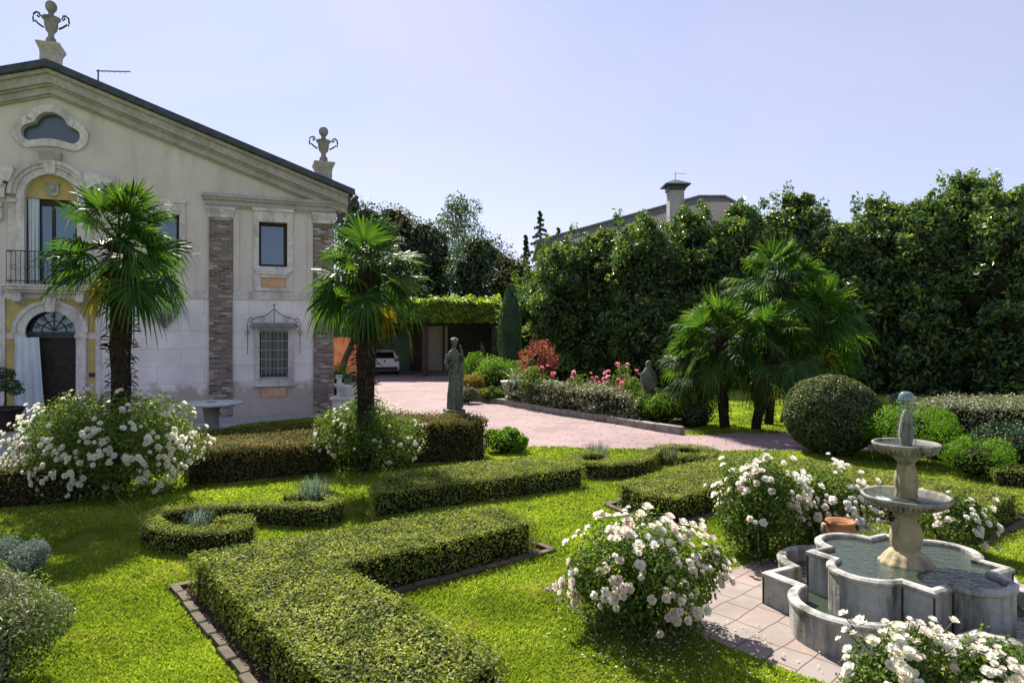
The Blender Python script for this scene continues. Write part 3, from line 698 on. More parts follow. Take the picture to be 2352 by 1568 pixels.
def seams(m, poly, z0, z1):
    P = ccw(poly); n = len(P)
    for i in range(n):
        a, b, c = Vector(P[i-1]), Vector(P[i]), Vector(P[(i+1)%n])
        if (b-a).normalized().cross((c-b).normalized()) < -.5 or (b-a).normalized().dot((c-b).normalized()) < .3:
            d = ((a-b).normalized()+(c-b).normalized()); d = d.normalized() if d.length > 1e-6 else Vector((1,0)); q = b + d*.004*(1 if (b-a).cross(c-b) < 0 else -1)
            m.tube([(q.x,q.y,z0),(q.x,q.y,z1)], .008, 6, 1)
m = MB(); ring_wall(m, lo, .075, 0, .31); seams(m, lo, .0, .255); m.build('lower_basin', [M['basin'], M['dark_wood']], fount)
m = MB(); ring_wall(m, up, .06, .05, .545); seams(m, up, .05, .49); m.build('upper_basin', [M['basin'], M['dark_wood']], fount)
def wsheet(poly, z):
    P = ccw(inset(poly,.05)); return MB().add([(x,y,z) for x,y in P], [tuple(range(len(P)))]).build('water', M['water'], fount)
wsheet(lo, .17); wsheet(up, .505)
zz = lambda y: CAMZ-(y-HY)*.00381
m = MB()
m.lathe([(.001,.42),(.235,.42),(.245,.5),(.24,.52),(.215,.535),(.2,.56),(.17,.595),(.13,.615),(.118,.625),(.12,.635)], n=48, wob=.05)
m.build('base', M['fountain'], fount)
m = MB(); m.lathe([(.115,.62),(.13,.65),(.141,.7),(.142,.75),(.13,.81),(.105,.86),(.088,.885),(.1,.9),(.105,.92),(.09,.94)], n=48, wob=.05); m.build('column', M['fountain'], fount)
def bowl(r, z, name, petals=0):
    m = MB()
    m.lathe([(.09*r/.4,z-.185),(.115*r/.4,z-.15),(.2*r/.4,z-.1),(.32*r/.4,z-.055),(.385*r/.4,z-.026),(r*1.0,z-.012),(r*1.01,z+.004),(r*.985,z+.012),(r*.94,z+.006),(.9*r,z-.022),(.5*r,z-.04),(.08,z-.045)], n=48, wob=.006)
    for k in range(petals):
        a = 2*PI*k/petals
        m.tube(smooth_path([(r*.93*math.cos(a-.09),r*.93*math.sin(a-.09),z-.012),(r*.86*math.cos(a-.06),r*.86*math.sin(a-.06),z-.052),(r*.66*math.cos(a),r*.66*math.sin(a),z-.083),(r*.86*math.cos(a+.06),r*.86*math.sin(a+.06),z-.052),(r*.93*math.cos(a+.09),r*.93*math.sin(a+.09),z-.012)],3), .014, 5)
    b = m.build(name, M['fountain_cool'], fount)
    MB().lathe([(.001,z-.006),(r*.935,z-.006),(r*.935,z-.012),(.001,z-.012)], n=40).build('water', M['water'], b)
bowl(.405, 1.09, 'lower_bowl', 26)
m = MB(); m.lathe([(.08,1.03),(.1,1.09),(.092,1.13),(.1,1.17),(.104,1.23),(.094,1.29),(.076,1.35),(.068,1.39),(.085,1.42),(.085,1.45)], n=48, wob=.06); m.build('column', M['fountain'], fount)
bowl(.305, 1.545, 'upper_bowl', 18)
m = MB(); m.lathe([(.045,1.5),(.05,1.55),(.062,1.6),(.065,1.65),(.055,1.72),(.045,1.78),(.03,1.82),(.02,1.84)], n=24, wob=.05); m.build('nozzle', M['fountain_cool'], fount)
m = MB(); m.tube([(0,0,1.84),(0,0,1.95)], .008, 6)
m.lathe([(.072,1.93),(.072,1.955),(.06,1.985),(.035,2.0),(.001,2.003)], n=20); m.build('water_dome', M['spray'], fount)
m = MB()
for k in range(20):
    a = 2*PI*k/20+.1*math.sin(k*3); r = .07
    z = 1.93
    while z > 1.58:
        L = RNG.uniform(.01,.05); m.tube([(r*math.cos(a),r*math.sin(a),z),(r*1.03*math.cos(a),r*1.03*math.sin(a),z-L)], .0028, 4); z -= L+RNG.uniform(.005,.05); r += .002
for k in range(46):                                    # drops off the bowl rims
    r, z0, z1 = ((.31,1.53,1.1) if k < 22 else (.41,1.07,.52)); a = RNG.uniform(0,2*PI); z = RNG.uniform(z1,z0)
    m.tube([(r*math.cos(a),r*math.sin(a),z),(r*math.cos(a),r*math.sin(a),z-.025)], .0025, 4)
tag(m.build('water_spray', M['spray'], fount), kind='stuff')

for o in fount.children:
    if 'basin' not in o.name and not o.name.startswith('water.') and o.name != 'water': o.scale = (.87,.87,1)
# ------------------------------------------------------------------ clipped hedges
def hedge(label, poly, h, mat='box', dens=1500, leaf=.03, z0=0.0, name='clipped_hedge', cat='hedge', group=None, uneven=.018, seed=0, side=.62, wild=0.0, lr=None):
    P = ccw(poly); m = MB()
    ins = min(.09, leaf*2.2)
    A = abs(area(P)); k = 0
    core0, core1 = inset(P, ins), inset(P, ins*1.6)
    if lr:
        l, r = lr; K = len(l); V = [(*p,z) for z in (z0, z0+h-ins*.9) for p in list(l)+list(r)]; Q = []
        for i in range(K-1): Q += [(2*K+i,2*K+i+1,3*K+i+1,3*K+i),(i,i+1,2*K+i+1,2*K+i),(K+i,K+i+1,3*K+i+1,3*K+i)]
        Q += [(0,K,3*K,2*K),(K-1,2*K-1,4*K-1,3*K-1)]; m.add(V, Q, 1)
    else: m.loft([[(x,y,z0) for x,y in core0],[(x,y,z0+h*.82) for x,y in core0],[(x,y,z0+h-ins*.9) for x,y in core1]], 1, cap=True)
    n = int(A*dens); q = in_poly(inset(P,.01), n)
    zt = z0+h+uneven*lumpy(q[:,0],q[:,1],2.2,seed)+.012*lumpy(q[:,0],q[:,1],9,seed+3)+RNG.normal(size=n)*leaf*.35 - np.abs(RNG.normal(size=n))*leaf*.8
    if wild: zt += np.where(RNG.uniform(size=n)<.2, RNG.uniform(0,wild,size=n), 0)
    # soften the edge
    N = np.tile([0,0,1.0],(n,1)); m.leaves(np.column_stack([q,zt]), N, leaf, .55, .55)
    per = 0
    for i in range(len(P)):
        a, b = np.array(P[i]), np.array(P[(i+1)%len(P)]); L = np.linalg.norm(b-a)
        if L < 1e-4: continue
        e = (b-a)/L; nn = np.array([e[1],-e[0]]); c = int(L*h*dens*side)
        t = RNG.uniform(0,1,size=c)[:,None]; z = RNG.uniform(.02,h,size=c)
        rnd = np.maximum(0, z-(h-.05))*.6
        p = a+(b-a)*t + nn*(RNG.normal(size=(c,1))*leaf*.35 - rnd[:,None] - np.abs(RNG.normal(size=(c,1)))*leaf*1.0 + uneven*lumpy(a[0]+(b-a)[0]*t, z[:,None]*2, 2.5, seed))
        m.leaves(np.column_stack([p, z0+z]), np.column_stack([np.tile(nn,(c,1)), np.full(c,.25)]), leaf, .5, .6)
    o = m.build(name, [M[mat], M['twig']])
    return tag(o, label, cat, group)
def kerb_ring(label, poly, w0=.1, h=.055, name='brick_edging', mat='brick_edge', bl=.26):
    """row of edging bricks round a bed"""
    P = ccw(inset(poly,-w0)); m = MB()
    for i in range(len(P)):
        a, b = Vector(P[i]), Vector(P[(i+1)%len(P)]); L = (b-a).length; e = (b-a)/L; n = Vector((e.y,-e.x)); k = max(1,int(L/bl))
        for j in range(k):
            s0, s1 = a+e*(L*j/k+.006), a+e*(L*(j+1)/k-.006); hh = h*random.uniform(.85,1.1); jo = random.uniform(-.02,.02)
            q = [s0+n*jo, s1+n*jo, s1-n*(.085-jo), s0-n*(.085-jo)]
            m.loft([[(p.x,p.y,0) for p in q],[(p.x,p.y,hh-.012) for p in q],[tuple((*(p+(Vector(((s0+s1)/2-n*.04))-p)*.12),hh)) for p in q]])
    o = m.build(name, M[mat]); return tag(o, label, 'edging', 'low edgings of the hedge beds')
HB = 'clipped box hedges of the parterre'
L_poly = [(-3.17,6.53),(-2.2,5.35),(-1.16,4.07),(-.75,3.55),(-.02,4.42),(-.85,5.4),(-1.57,6.2),(-.6,6.95),(.29,7.67),(-.22,8.4),(-1.7,7.5)]
R_poly = [(1.50,9.66),(1.78,9.0),(2.13,8.75),(3.0,9.5),(3.95,10.2),(5.58,8.05),(6.97,9.1),(6.2,10.1),(4.75,11.95),(4.1,12.15),(3.0,11.2)]
B_poly = [(-1.93,8.98),(-.2,10.05),(1.22,10.92),(1.05,11.35),(.2,11.85),(-.8,11.2),(-2.02,10.4)]
hedge('large V shaped clipped hedge in the foreground on the lawn', L_poly, .38, dens=3900, leaf=.033, group=HB, seed=1)
hedge('V shaped clipped hedge behind the fountain roses', R_poly, .37, dens=2900, leaf=.034, group=HB, seed=2)
hedge('straight clipped hedge block between the two V shaped hedges and the leafy bush', B_poly, .36, dens=2900, leaf=.034, group=HB, seed=3)
kerb_ring('mossy brick edging round the large V shaped foreground hedge', L_poly, .15)
kerb_ring('brick edging round the V shaped hedge behind the roses', R_poly, .14)
bed = inset(L_poly,-.1); sheet('soil', bed, .006, 'soil'); sheet('soil', inset(R_poly,-.08), .006, 'soil')
def strip(path, wd):
    P = [Vector(p) for p in path]; l, r = [], []
    for i, p in enumerate(P):
        t = (P[min(i+1,len(P)-1)]-P[max(i-1,0)]).normalized(); n = Vector((-t.y,t.x)); l.append(tuple(p+n*wd/2)); r.append(tuple(p-n*wd/2))
    return l + r[::-1]
def Dl(x, y): return (x*.3663, 861.3+y*.3663)
def Dr(x, y): return (1234.6+.3112*x, 1004.9+.3112*y)
zc = .3
c1 = [G(*Dl(*p), zc) for p in ((1400,905),(1430,885),(1490,885),(1535,905),(1500,935),(1380,952),(1200,958),(1040,940),(945,900),(975,855),(1080,825),(1250,806),(1450,797),(1700,797),(1950,800),(2080,786),(2105,752),(2020,728),(1900,728),(1790,742))]
c2 = [G(*Dr(*p), zc) for p in ((480,104),(390,104),(300,112),(262,130),(290,158),(380,172),(520,172),(680,160),(790,136),(835,100),(900,66),(1040,50),(1180,58),(1275,84),(1255,112),(1150,116),(1040,116))]
def hedge_strip(label, path, wd, h, **k):
    sp = [tuple(p) for p in smooth_path(path, 4)]
    pc = strip(sp, wd-.08); K = len(sp)
    return hedge(label, strip(sp, wd), h, lr=(pc[:K], pc[K:][::-1]), **k)
S1 = smooth_path(c1,4); S2 = smooth_path(c2,4)
hedge_strip('S shaped scrolled low hedge left of centre curling round lavender', c1, .27, zc, dens=3900, leaf=.03, group=HB, seed=4)
hedge_strip('S shaped scrolled low hedge at the edge of the drive', c2, .3, zc, dens=3100, leaf=.034, group=HB, seed=5)
HR = 'taller hedges along the terrace'
H1 = [(-11.5,8.3),(-7.7,9.3),(-6.2,10.0),(-6.6,10.9),(-8.2,10.3),(-11.8,9.3)]
hedge('dark clipped hedge below the big white rose bush at the left edge', H1, .56, mat='hedge_dark', dens=1200, leaf=.045, group=HR, seed=6)
H2 = [(-5.4,10.95),(-4.4,11.35),(-3.25,12.0),(-3.5,13.5),(-4.6,13.2),(-5.9,12.4)]
hedge('thick reddish tipped hedge between the two white rose bushes', H2, .58, mat='hedge_dark', dens=2600, leaf=.045, group=HR, seed=7, uneven=.04, wild=.05)
H2b = [(-6.4,13.1),(-5.3,13.7),(-4.2,14.7),(-4.5,15.3),(-5.6,14.4),(-6.8,13.7)]
hedge('narrow hedge along the terrace in front of the stone table', H2b, .52, mat='hedge_dark', dens=1300, leaf=.045, group=HR, seed=8)

# ------------------------------------------------------------------ shrubs and trees
def clump(m, c, r, n, leaf, asp=.45, jit=.6, squash=1.0, droop=.0, mat=0, wisp=.16):
    d = RNG.normal(size=(n,3)); d /= np.linalg.norm(d,axis=1,keepdims=True)
    rr = r*(1-np.abs(RNG.normal(size=(n,1)))*wisp+RNG.normal(size=(n,1))*wisp*.4)*(1+wisp*.9*lumpy(d[:,0]*2+c[0]*3,d[:,1]*2+d[:,2]*2+c[2]*3,1.2)[:,None])
    P = np.array(c)+d*rr*np.array([1,1,squash]); P = np.where(P[:,2:3] < .01, P*[1,1,0]+[0,0,.01], P)
    return m.leaves(P, d+[0,0,.25], leaf, asp, jit, droop, mat)
def core(m, c, r, s=0, n=18, mat=0, amp=.12):
    rx, ry, rz = r; R = []
    for i in range(11):
        a = -PI/2+PI*i/10; cr = max(math.cos(a),.02); ring = []
        for k in range(n):
            b = 2*PI*k/n; q = 1+amp*math.sin(3*b+s+2*a)*math.sin(2*a+s)+amp*.6*math.sin(5*b-s+3*a)
            ring.append((c[0]+rx*cr*q*math.cos(b), c[1]+ry*cr*q*math.sin(b), max(c[2]+rz*math.sin(a)*q,.0)))
        R.append(ring)
    return m.loft(R, mat, True, False)
def shrub(label, x, y, rx, ry, h, mat, n=2500, leaf=.05, lumps=14, lump=.45, name='shrub', cat='bush', z0=0.0, group=None, asp=.45, seed=0, clipped=False, jit=.6, mat2=None, droop=0):
    """rounded bush: leafy clumps over an ellipsoid that reaches the ground"""
    rs = np.random.default_rng(seed+11); m = MB(); cz = h*.5
    e = np.array([rx,ry,h*.5])
    if clipped:
        d = RNG.normal(size=(n,3)); d /= np.linalg.norm(d,axis=1,keepdims=True)
        bump = 1+.035*lumpy(d[:,0]*4,d[:,1]*4+d[:,2]*3,1,seed)[:,None]
        m.leaves(np.array([0,0,cz])+d*e*bump*(1-np.abs(RNG.normal(size=(n,1)))*.05), d/e*min(e)+[0,0,.2], leaf, asp, .8)
        core(m, (0,0,cz), tuple(e*.86), seed, 28, 2, amp=.02)
    else:
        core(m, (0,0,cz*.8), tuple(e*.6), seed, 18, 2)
        d = RNG.normal(size=(n//2,3)); d /= np.linalg.norm(d,axis=1,keepdims=True); P = np.array([0,0,cz])+d*e*RNG.uniform(.6,.92,size=(n//2,1)); m.leaves(P, d, leaf, asp, .8)
        ds = rs.normal(size=(lumps,3)); ds[:,2] = np.abs(ds[:,2])*.9-.25; ds /= np.linalg.norm(ds,axis=1,keepdims=True)
        for q in ds:
            r = lump*min(e)*rs.uniform(.7,1.25); c = np.array([0,0,cz])+q*(e-r*.75)
            clump(m, c, r, n//lumps, leaf, asp, jit, droop=droop, mat=(1 if mat2 and rs.uniform()<.4 else 0))
    o = m.build(name, [M[mat],M[mat2 or mat],M['twig']], None, (x,y,z0)); return tag(o, label, cat, group)
def branchy(m, base, top, r0, r1, n=7, wob=.1, sides=8, mat=0):
    b, t = Vector(base), Vector(top); pts = [b.lerp(t,i/n)+Vector((random.uniform(-1,1),random.uniform(-1,1),0))*wob*(t-b).length/n*(0 if i in (0,) else 1) for i in range(n+1)]
    m.tube(pts, [r0+(r1-r0)*i/n for i in range(n+1)], sides, mat); return pts
def tree(label, x, y, h, w, mat, name='tree', n=6000, leaf=.16, lumps=26, lr=.28, base=.12, shape=None, group=None, seed=0, cores=.5, asp=.5, jit=.7, trunk_r=.16, cat='tree', sq=.85, column=0, wisp=.16, sub=0):
    rs = np.random.default_rng(seed+101); random.seed(seed)
    e = empty(name, (x,y,0), label, cat, group)
    t = MB(); branchy(t, (0,0,-.05), (rs.uniform(-.2,.2),rs.uniform(-.2,.2),h*.72), trunk_r, trunk_r*.3, 8, .12)
    m = MB(); cs = []
    for k in range(lumps):
        zt = base+(1-base)*((k+.5)/lumps); f = shape(zt) if shape else math.sqrt(max(.08,1-(2*(zt-.5-base*.4))**2*.75))
        a = k*2.4+rs.uniform(-.5,.5); r = w*lr*rs.uniform(.7,1.25)*(.55+.45*f)
        rad_ = max(0,w*.5*f-r*.6)*(rs.uniform(.8 if column else .35,1.08) if zt<.9 else rs.uniform(0,.8))
        c = (rad_*math.cos(a), rad_*math.sin(a), h*zt-r*.7*(zt)); cs.append((c,r))
        if sub:
            for q_ in range(sub):
                v = rs.normal(size=3); v[2] = v[2]*.8+.25; v /= np.linalg.norm(v); rr_ = r*rs.uniform(.32,.6)
                clump(m, np.array(c)+v*(r-rr_*.55), rr_, n//(lumps*sub), leaf*rs.uniform(.8,1.15), asp, jit, .8, wisp=wisp)
        else: clump(m, c, r, n//lumps, leaf, asp, jit, sq, wisp=wisp)
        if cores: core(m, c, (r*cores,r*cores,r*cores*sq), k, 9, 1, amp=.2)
        if k % 2 == 0: branchy(t, (0,0,max(.3,c[2]*.7)), c, trunk_r*.3, .02, 4, .15, 5)
    for k in range(int(14 if column else 0)):
        a = k*2.4; zz_ = rs.uniform(.86,1.0); c = (w*.4*rs.uniform()*math.cos(a), w*.4*rs.uniform()*math.sin(a), h*zz_+.05); clump(m, c, .24*rs.uniform(.6,1.3), 46, leaf*.9, asp, jit, 1.6, wisp=.3)
    if column:
        core(m, (0,0,h*.45), (w*column*.75,w*column*.75,h*.45), seed, 14, 1, amp=.08)
        n_ = 5500; a_ = RNG.uniform(0,2*PI,size=n_); z_ = RNG.uniform(.02,.9,size=n_); r_ = w*column*RNG.uniform(.75,1.25,size=n_)
        m.leaves(np.column_stack([r_*np.cos(a_),r_*np.sin(a_),z_*h]), np.column_stack([np.cos(a_),np.sin(a_),np.full(n_,.3)]), leaf, asp, .8)
    t.build('trunk', M['bark'], e); m.build('crown', [M[mat],M['twig']], e); return e
MG = 'tall magnolia trees along the right boundary'
mag = [(1222,37,625,3.0,'leftmost magnolia, the lowest of the row, beside the slim cypress'),(1290,35.5,550,3.1,'second magnolia from the left under the end of the far roof'),(1375,34.5,525,3.2,'magnolia with yellowing leaves in front of the far tiled roof'),(1475,33.5,488,3.3,'magnolia just left of and below the tall chimney'),(1590,32.5,474,3.3,'magnolia just right of the chimney'),(1705,31.5,462,3.2,'magnolia behind the left side of the palm clump'),(1835,30.5,436,3.1,'magnolia with a raised bushy top behind the palm clump'),(1930,29.8,505,2.6,'low topped magnolia at the dip right of the palm clump'),(2030,29,446,2.9,'magnolia with a small pointed top right of the dip'),(2130,28.5,452,3.0,'magnolia with a flat top left of the highest tree'),(2215,27.5,396,3.2,'highest magnolia of the row near the right edge'),(2320,26.5,430,3.0,'broad magnolia at the right edge of the photo'),(2440,25.5,420,3.0,'magnolia partly cut off by the right edge')]
for i,(px,Y,ty_,wd,lab) in enumerate(mag):
    Y += (.9,-.7,.5,-.9,.8,-.3,.6,-.8,.4,-.6,.9,-.5,.3)[i]; X,_,h = AT(px,ty_,Y); h -= .12
    tree(lab, X, Y, h, wd*1.15, 'magnolia', 'magnolia_tree', n=20000, leaf=.25, lumps=34, lr=.3, sub=7, base=.03, cores=.4, shape=lambda z, k=i: (1.0+.12*math.sin(z*9+k*2) if z<.78 else max(.3,1-(z-.78)*3.0)), column=.31, asp=.42, jit=.9, wisp=.28, group=MG, seed=i*3+1)

# trees behind the villa and pergola
def bt(label, px, ty_, Y, w, mat, **k):
    X,_,h = AT(px,ty_,Y); return tree(label, X, Y, h, w, mat, **k)
bt('dark blue green rounded tree just beside the villa eave', 832, 448, 52, 6, 'dark_tree', n=9000, leaf=.26, seed=41, name='broadleaf_tree', lr=.3)
bt('russet green tree with thin top branches right of the villa eave', 915, 462, 55, 7.5, 'brown_tree', n=7000, leaf=.28, seed=43, name='broadleaf_tree', lr=.24, cores=.5)
bt('dark leafy tree behind the middle palm', 985, 500, 54, 6.5, 'dark_tree', n=8000, leaf=.28, seed=45, name='broadleaf_tree', lr=.27)
bt('dark tree filling the gap over the pergola behind the palm crown', 880, 560, 49, 7.5, 'dark_tree', n=9000, leaf=.28, seed=46, name='broadleaf_tree', lr=.3)
bt('dark rounded tree close behind the slim cypress', 1168, 600, 52, 6.5, 'dark_tree', n=8000, leaf=.26, seed=52, name='dense_tree', lr=.34, base=.05)
bt('tall airy blue green tree with open crown', 1052, 444, 75, 8.2, 'far_tree', n=5200, leaf=.36, seed=47, name='eucalyptus_tree', lr=.2, cores=0, base=.5, trunk_r=.22)
bt('dense dark rounded tree behind the pergola', 1112, 528, 50, 6.6, 'dark_tree', n=15000, leaf=.22, seed=48, name='dense_tree', lr=.36, base=.05)
bt('small dusky tree between the dark round tree and the magnolias', 1185, 580, 47, 5.2, 'brown_tree', n=6000, leaf=.2, seed=49, name='small_tree', lr=.3)
def conifer(label, px, ty_, Y, w, seed):
    X,_,h = AT(px,ty_,Y); e = empty('conifer', (X,Y,0), label, 'tree', 'distant conifers on the skyline'); t = MB(); t.tube([(0,0,0),(0,0,h)], [.25,.03], 8); t.build('trunk', M['bark'], e)
    m = MB(); rs = np.random.default_rng(seed)
    for k in range(60):
        z = h*(.25+.75*k/60); f = (1-k/60)**.8; L = w*.5*f*rs.uniform(.6,1.1)+.05; a = k*2.4
        c = 60; tt = rs.uniform(.05,1,size=c)
        P = np.column_stack([L*tt*math.cos(a), L*tt*math.sin(a), z-tt*L*.25+rs.normal(size=c)*.05]); m.leaves(P, np.tile([0,0,1.0],(c,1)), .5, .4, .8)
    m.build('crown', M['dark_tree'], e)
conifer('taller pointed conifer left of the far tiled roof', 1241, 484, 85, 7.0, 1)
conifer('small spindly conifer left of the taller one', 1208, 540, 80, 3.0, 2)
conifer('short conifer tip at the corner of the far roof', 1283, 522, 90, 6, 3)
# slim cypress
X,Y = AT(1172,870,31)[0],31; h = AT(0,652,31)[2]
e = empty('cypress', (X,Y,0), 'slim clipped cypress column at the right end of the pergola', 'tree'); t = MB(); t.tube([(0,0,0),(0,0,h*.8)],[.1,.03],8); t.build('trunk', M['bark'], e)
m = MB(); n=5200; z = RNG.uniform(.08,1,size=n); a = RNG.uniform(0,2*PI,size=n); r = .56*np.minimum(1,(1-z)*2.2+.08)**.6*(1-np.abs(RNG.normal(size=n))*.08)*(1+.08*np.sin(3*a+z*9))*np.minimum(1,.7+z)
m.leaves(np.column_stack([r*np.cos(a),r*np.sin(a),z*h]), np.column_stack([np.cos(a),np.sin(a),np.full(n,.2)]), .11, .3, .5, along=np.tile([0,0,2.0],(n,1)))
m.lathe([(.2,.1),(.42,h*.3),(.45,h*.6),(.3,h*.85),(.05,h*.97)], n=12, smooth=False); m.build('crown', M['cypress'], e)
e2 = empty('cypress', (X-.9,Y+1.4,0), 'thin leaning cypress shoot left of the slim cypress', 'tree')
m = MB(); n=900; z=RNG.uniform(0,1,size=n); a=RNG.uniform(0,2*PI,size=n); r=.16*(1-z)**.5
m.leaves(np.column_stack([r*np.cos(a)-.5*z,r*np.sin(a),z*2.1]), np.column_stack([np.cos(a),np.sin(a),np.full(n,.2)]), .1, .3, .5); m.build('crown', M['cypress'], e2); MB().tube([(0,0,0),(-.4,0,1.8)],[.04,.015],6).build('trunk', M['bark'], e2)

# ------------------------------------------------------------------ palms
def fan(m, base, d, petl, R, seed, mat=0, droop=.35, nseg=30, spread=300):
    """fan leaf: petiole from base along d, then radiating pleated segments with hanging tips"""
    rs = np.random.default_rng(seed); d = np.array(d)/np.linalg.norm(d); base = np.array(base)
    side = np.cross(d,[0,0,1.0]); side /= np.linalg.norm(side)+1e-9; up = np.cross(side,d)
    sag = .12*petl*(1-abs(d[2]))
    hub = base+d*petl-np.array([0,0,sag]); m.tube([tuple(base),tuple(base+d*petl*.5),tuple(hub)],[.018,.013,.009],4,mat)
    tilt = rs.uniform(-.7,.25); d2 = d*math.cos(tilt)+up*math.sin(tilt); up2 = np.cross(side,d2)
    roll = rs.uniform(-.8,.8); s2 = side*math.cos(roll)+up2*math.sin(roll); u2 = np.cross(s2,d2)
    V=[];Fq=[]
    half = rad(spread/2); da = 2*half/nseg
    for k in range(nseg):
        a = -half+da*(k+.5); L = R*(1-.28*(abs(a)/half)**2)*rs.uniform(.78,1.08)
        r = d2*math.cos(a)+s2*math.sin(a); tn = -d2*math.sin(a)+s2*math.cos(a); cup = u2*(.10*abs(math.sin(a)))
        for q,(f,wf,dr) in enumerate(((.04,.5,0),(.55,1.0,.03),(.8,.45,.03+droop*.3),(1.0,.05,.06+droop))):
            c = hub+(r+cup)*L*f-np.array([0,0,dr*L*rs.uniform(.5,1.7)]); wd = max(.004, L*f*da*.46)*wf if q else .006
            pl = u2*(.35*wd if (k%2) else -.35*wd)
            V += [c-tn*wd+pl, c+tn*wd-pl]
        b = k*8
        Fq += [(b+2*i,b+2*i+1,b+2*i+3,b+2*i+2) for i in range(3)]
    m.add(np.array(V),np.array(Fq),mat)
def palm(label, x, y, ht, r0, r1, nf, petl, R, seed, lean=(0,0), group=None, dead=5, skirt=.5, low=-62):
    rs = np.random.default_rng(seed); e = empty('palm_tree', (x,y,0), label, 'palm', group)
    top = np.array([lean[0],lean[1],ht]); n = 16; R_ = []
    for i in range(n+1):
        t = i/n; rr = r0+(r1-r0)*t**.8; c = top*t; c = c+np.array([.04*math.sin(5*t+seed),.03*math.sin(4*t),0])*t
        R_.append([(c[0]+rr*(1+.14*math.sin(3*k+i*1.7)*rs.uniform(.3,1))*math.cos(2*PI*k/14), c[1]+rr*(1+.14*math.cos(4*k+i*2.3)*rs.uniform(.3,1))*math.sin(2*PI*k/14), c[2]-(.05 if i==0 else 0)) for k in range(14)])
    m = MB(); m.loft(R_, 0, True, False)
    ns = int(420*ht/3)
    for k in range(ns):                                # hairy fibres and old petiole stubs
        t = rs.uniform(.03,1)**.75; rr = (r0+(r1-r0)*t**.8)*.93; a = rs.uniform(0,2*PI); c = top*t+np.array([.04*math.sin(5*t+seed),.03*math.sin(4*t),0])*t
        L = rs.uniform(.05,.17)*(.6+.8*t); p = c+rr*np.array([math.cos(a),math.sin(a),0]); o = np.array([math.cos(a),math.sin(a),rs.uniform(-.9,.9)]); tn = np.array([-math.sin(a),math.cos(a),0])*.012
        m.add([p-tn,p+tn,p+o*L*.6+tn*.6,p+o*L+np.array([0,0,-.3*L])],[(0,1,2,3)], 1 if rs.uniform()<.35 else 0)
    m.build('trunk', [M['fibre'],M['stub']], e)
    cr = MB()
    for k in range(nf):
        t = (k+.5)/nf; el = rad(80+(low-80)*t**.9+rs.uniform(-18,18)); a = k*2.39996+rs.uniform(-.5,.5)
        d = (math.cos(el)*math.cos(a), math.cos(el)*math.sin(a), math.sin(el))
        fan(cr, top+np.array([0,0,.12-.35*t]), d, petl*rs.uniform(.8,1.15)*(.75+.4*t), R*rs.uniform(.85,1.1), seed*100+k, droop=.12+.34*t, spread=rs.uniform(190,270))
    for k in range(dead):
        a = rs.uniform(0,2*PI); el = rad(rs.uniform(-75,-52)); fan(cr, top+np.array([0,0,-.3]), (math.cos(el)*math.cos(a),math.cos(el)*math.sin(a),math.sin(el)), petl*.9, R*.7, seed*77+k, 1 if k < 2 else 0, droop=.5, nseg=20)
    cr.build('crown', [M['palm'],M['palm_dry']], e); return e
PG = 'fan palms of the clump beyond the drive'
p1 = AT(282,1000,11.2); palm('tall fan palm in front of the villa door, rising out of the white rose bush', p1[0], 11.2, AT(0,556,11.2)[2], .11, .185, 33, .66, .68, 3, lean=(-.06,0), dead=5, low=-40)
p2 = G(836,1085); palm('fan palm with a thick hairy trunk in front of the right corner of the villa', p2[0], p2[1], AT(0,618,p2[1])[2], .1, .21, 33, .58, .62, 8, lean=(.1,0), dead=5, low=-40)
for px,Y,ty_,nf,R,pl_,lab,sd,ln in ((1765,18.4,650,40,.8,.85,'tallest fan palm of the clump beyond the drive',21,(.25,0)),(1665,17.7,765,36,.75,.75,'lower fan palm on the left of the clump',22,(-.15,0)),(1800,18.8,740,38,.85,.85,'fan palm leaning right in the clump',23,(.85,-.1)),(1735,17.5,790,32,.72,.72,'short fan palm at the front of the clump',24,(.3,-.4)),(1612,18.4,835,22,.6,.6,'smallest fan palm at the left edge of the clump',25,(-.2,-.1))):
    X,_,z = AT(px,ty_,Y); palm(lab, X, Y, z, .12, .17, nf, pl_, R, sd, ln, PG, dead=3, low=-54)

# ------------------------------------------------------------------ roses
def bloom_mesh(seed, mat):
    rs = np.random.default_rng(seed); V=[];Fq=[];b=0
    for np_,r,tilt,z in ((6,.95,.35,0),(6,.78,.75,.12),(5,.55,1.1,.2),(4,.34,1.35,.26)):
        for k in range(np_):
            a = 2*PI*k/np_+rs.uniform(-.25,.25)+z*7; wd = r*.75; tl = tilt+rs.uniform(-.15,.15)
            u = np.array([math.cos(a)*math.cos(tl),math.sin(a)*math.cos(tl),math.sin(tl)]); s_ = np.array([-math.sin(a),math.cos(a),0]); o = np.array([0,0,z]); nn=np.cross(s_,u)
            V += [o-s_*wd*.25, o+s_*wd*.25, o+u*r*.6+s_*wd*.55-nn*.0, o+u*r*.6-s_*wd*.55, o+u*r-nn*.1+s_*wd*.35, o+u*r-nn*.1-s_*wd*.35]
            Fq += [(b,b+1,b+2,b+3),(b+3,b+2,b+4,b+5)]; b += 6
    m = MB(); m.add(np.array(V),np.array(Fq),0,True); o = m.build('bloom', mat); me = o.data; bpy.data.objects.remove(o); return me
WB = [bloom_mesh(k, M['white_bloom']) for k in range(4)]
PB = [bloom_mesh(k+9, M['pink_bloom']) for k in range(2)]
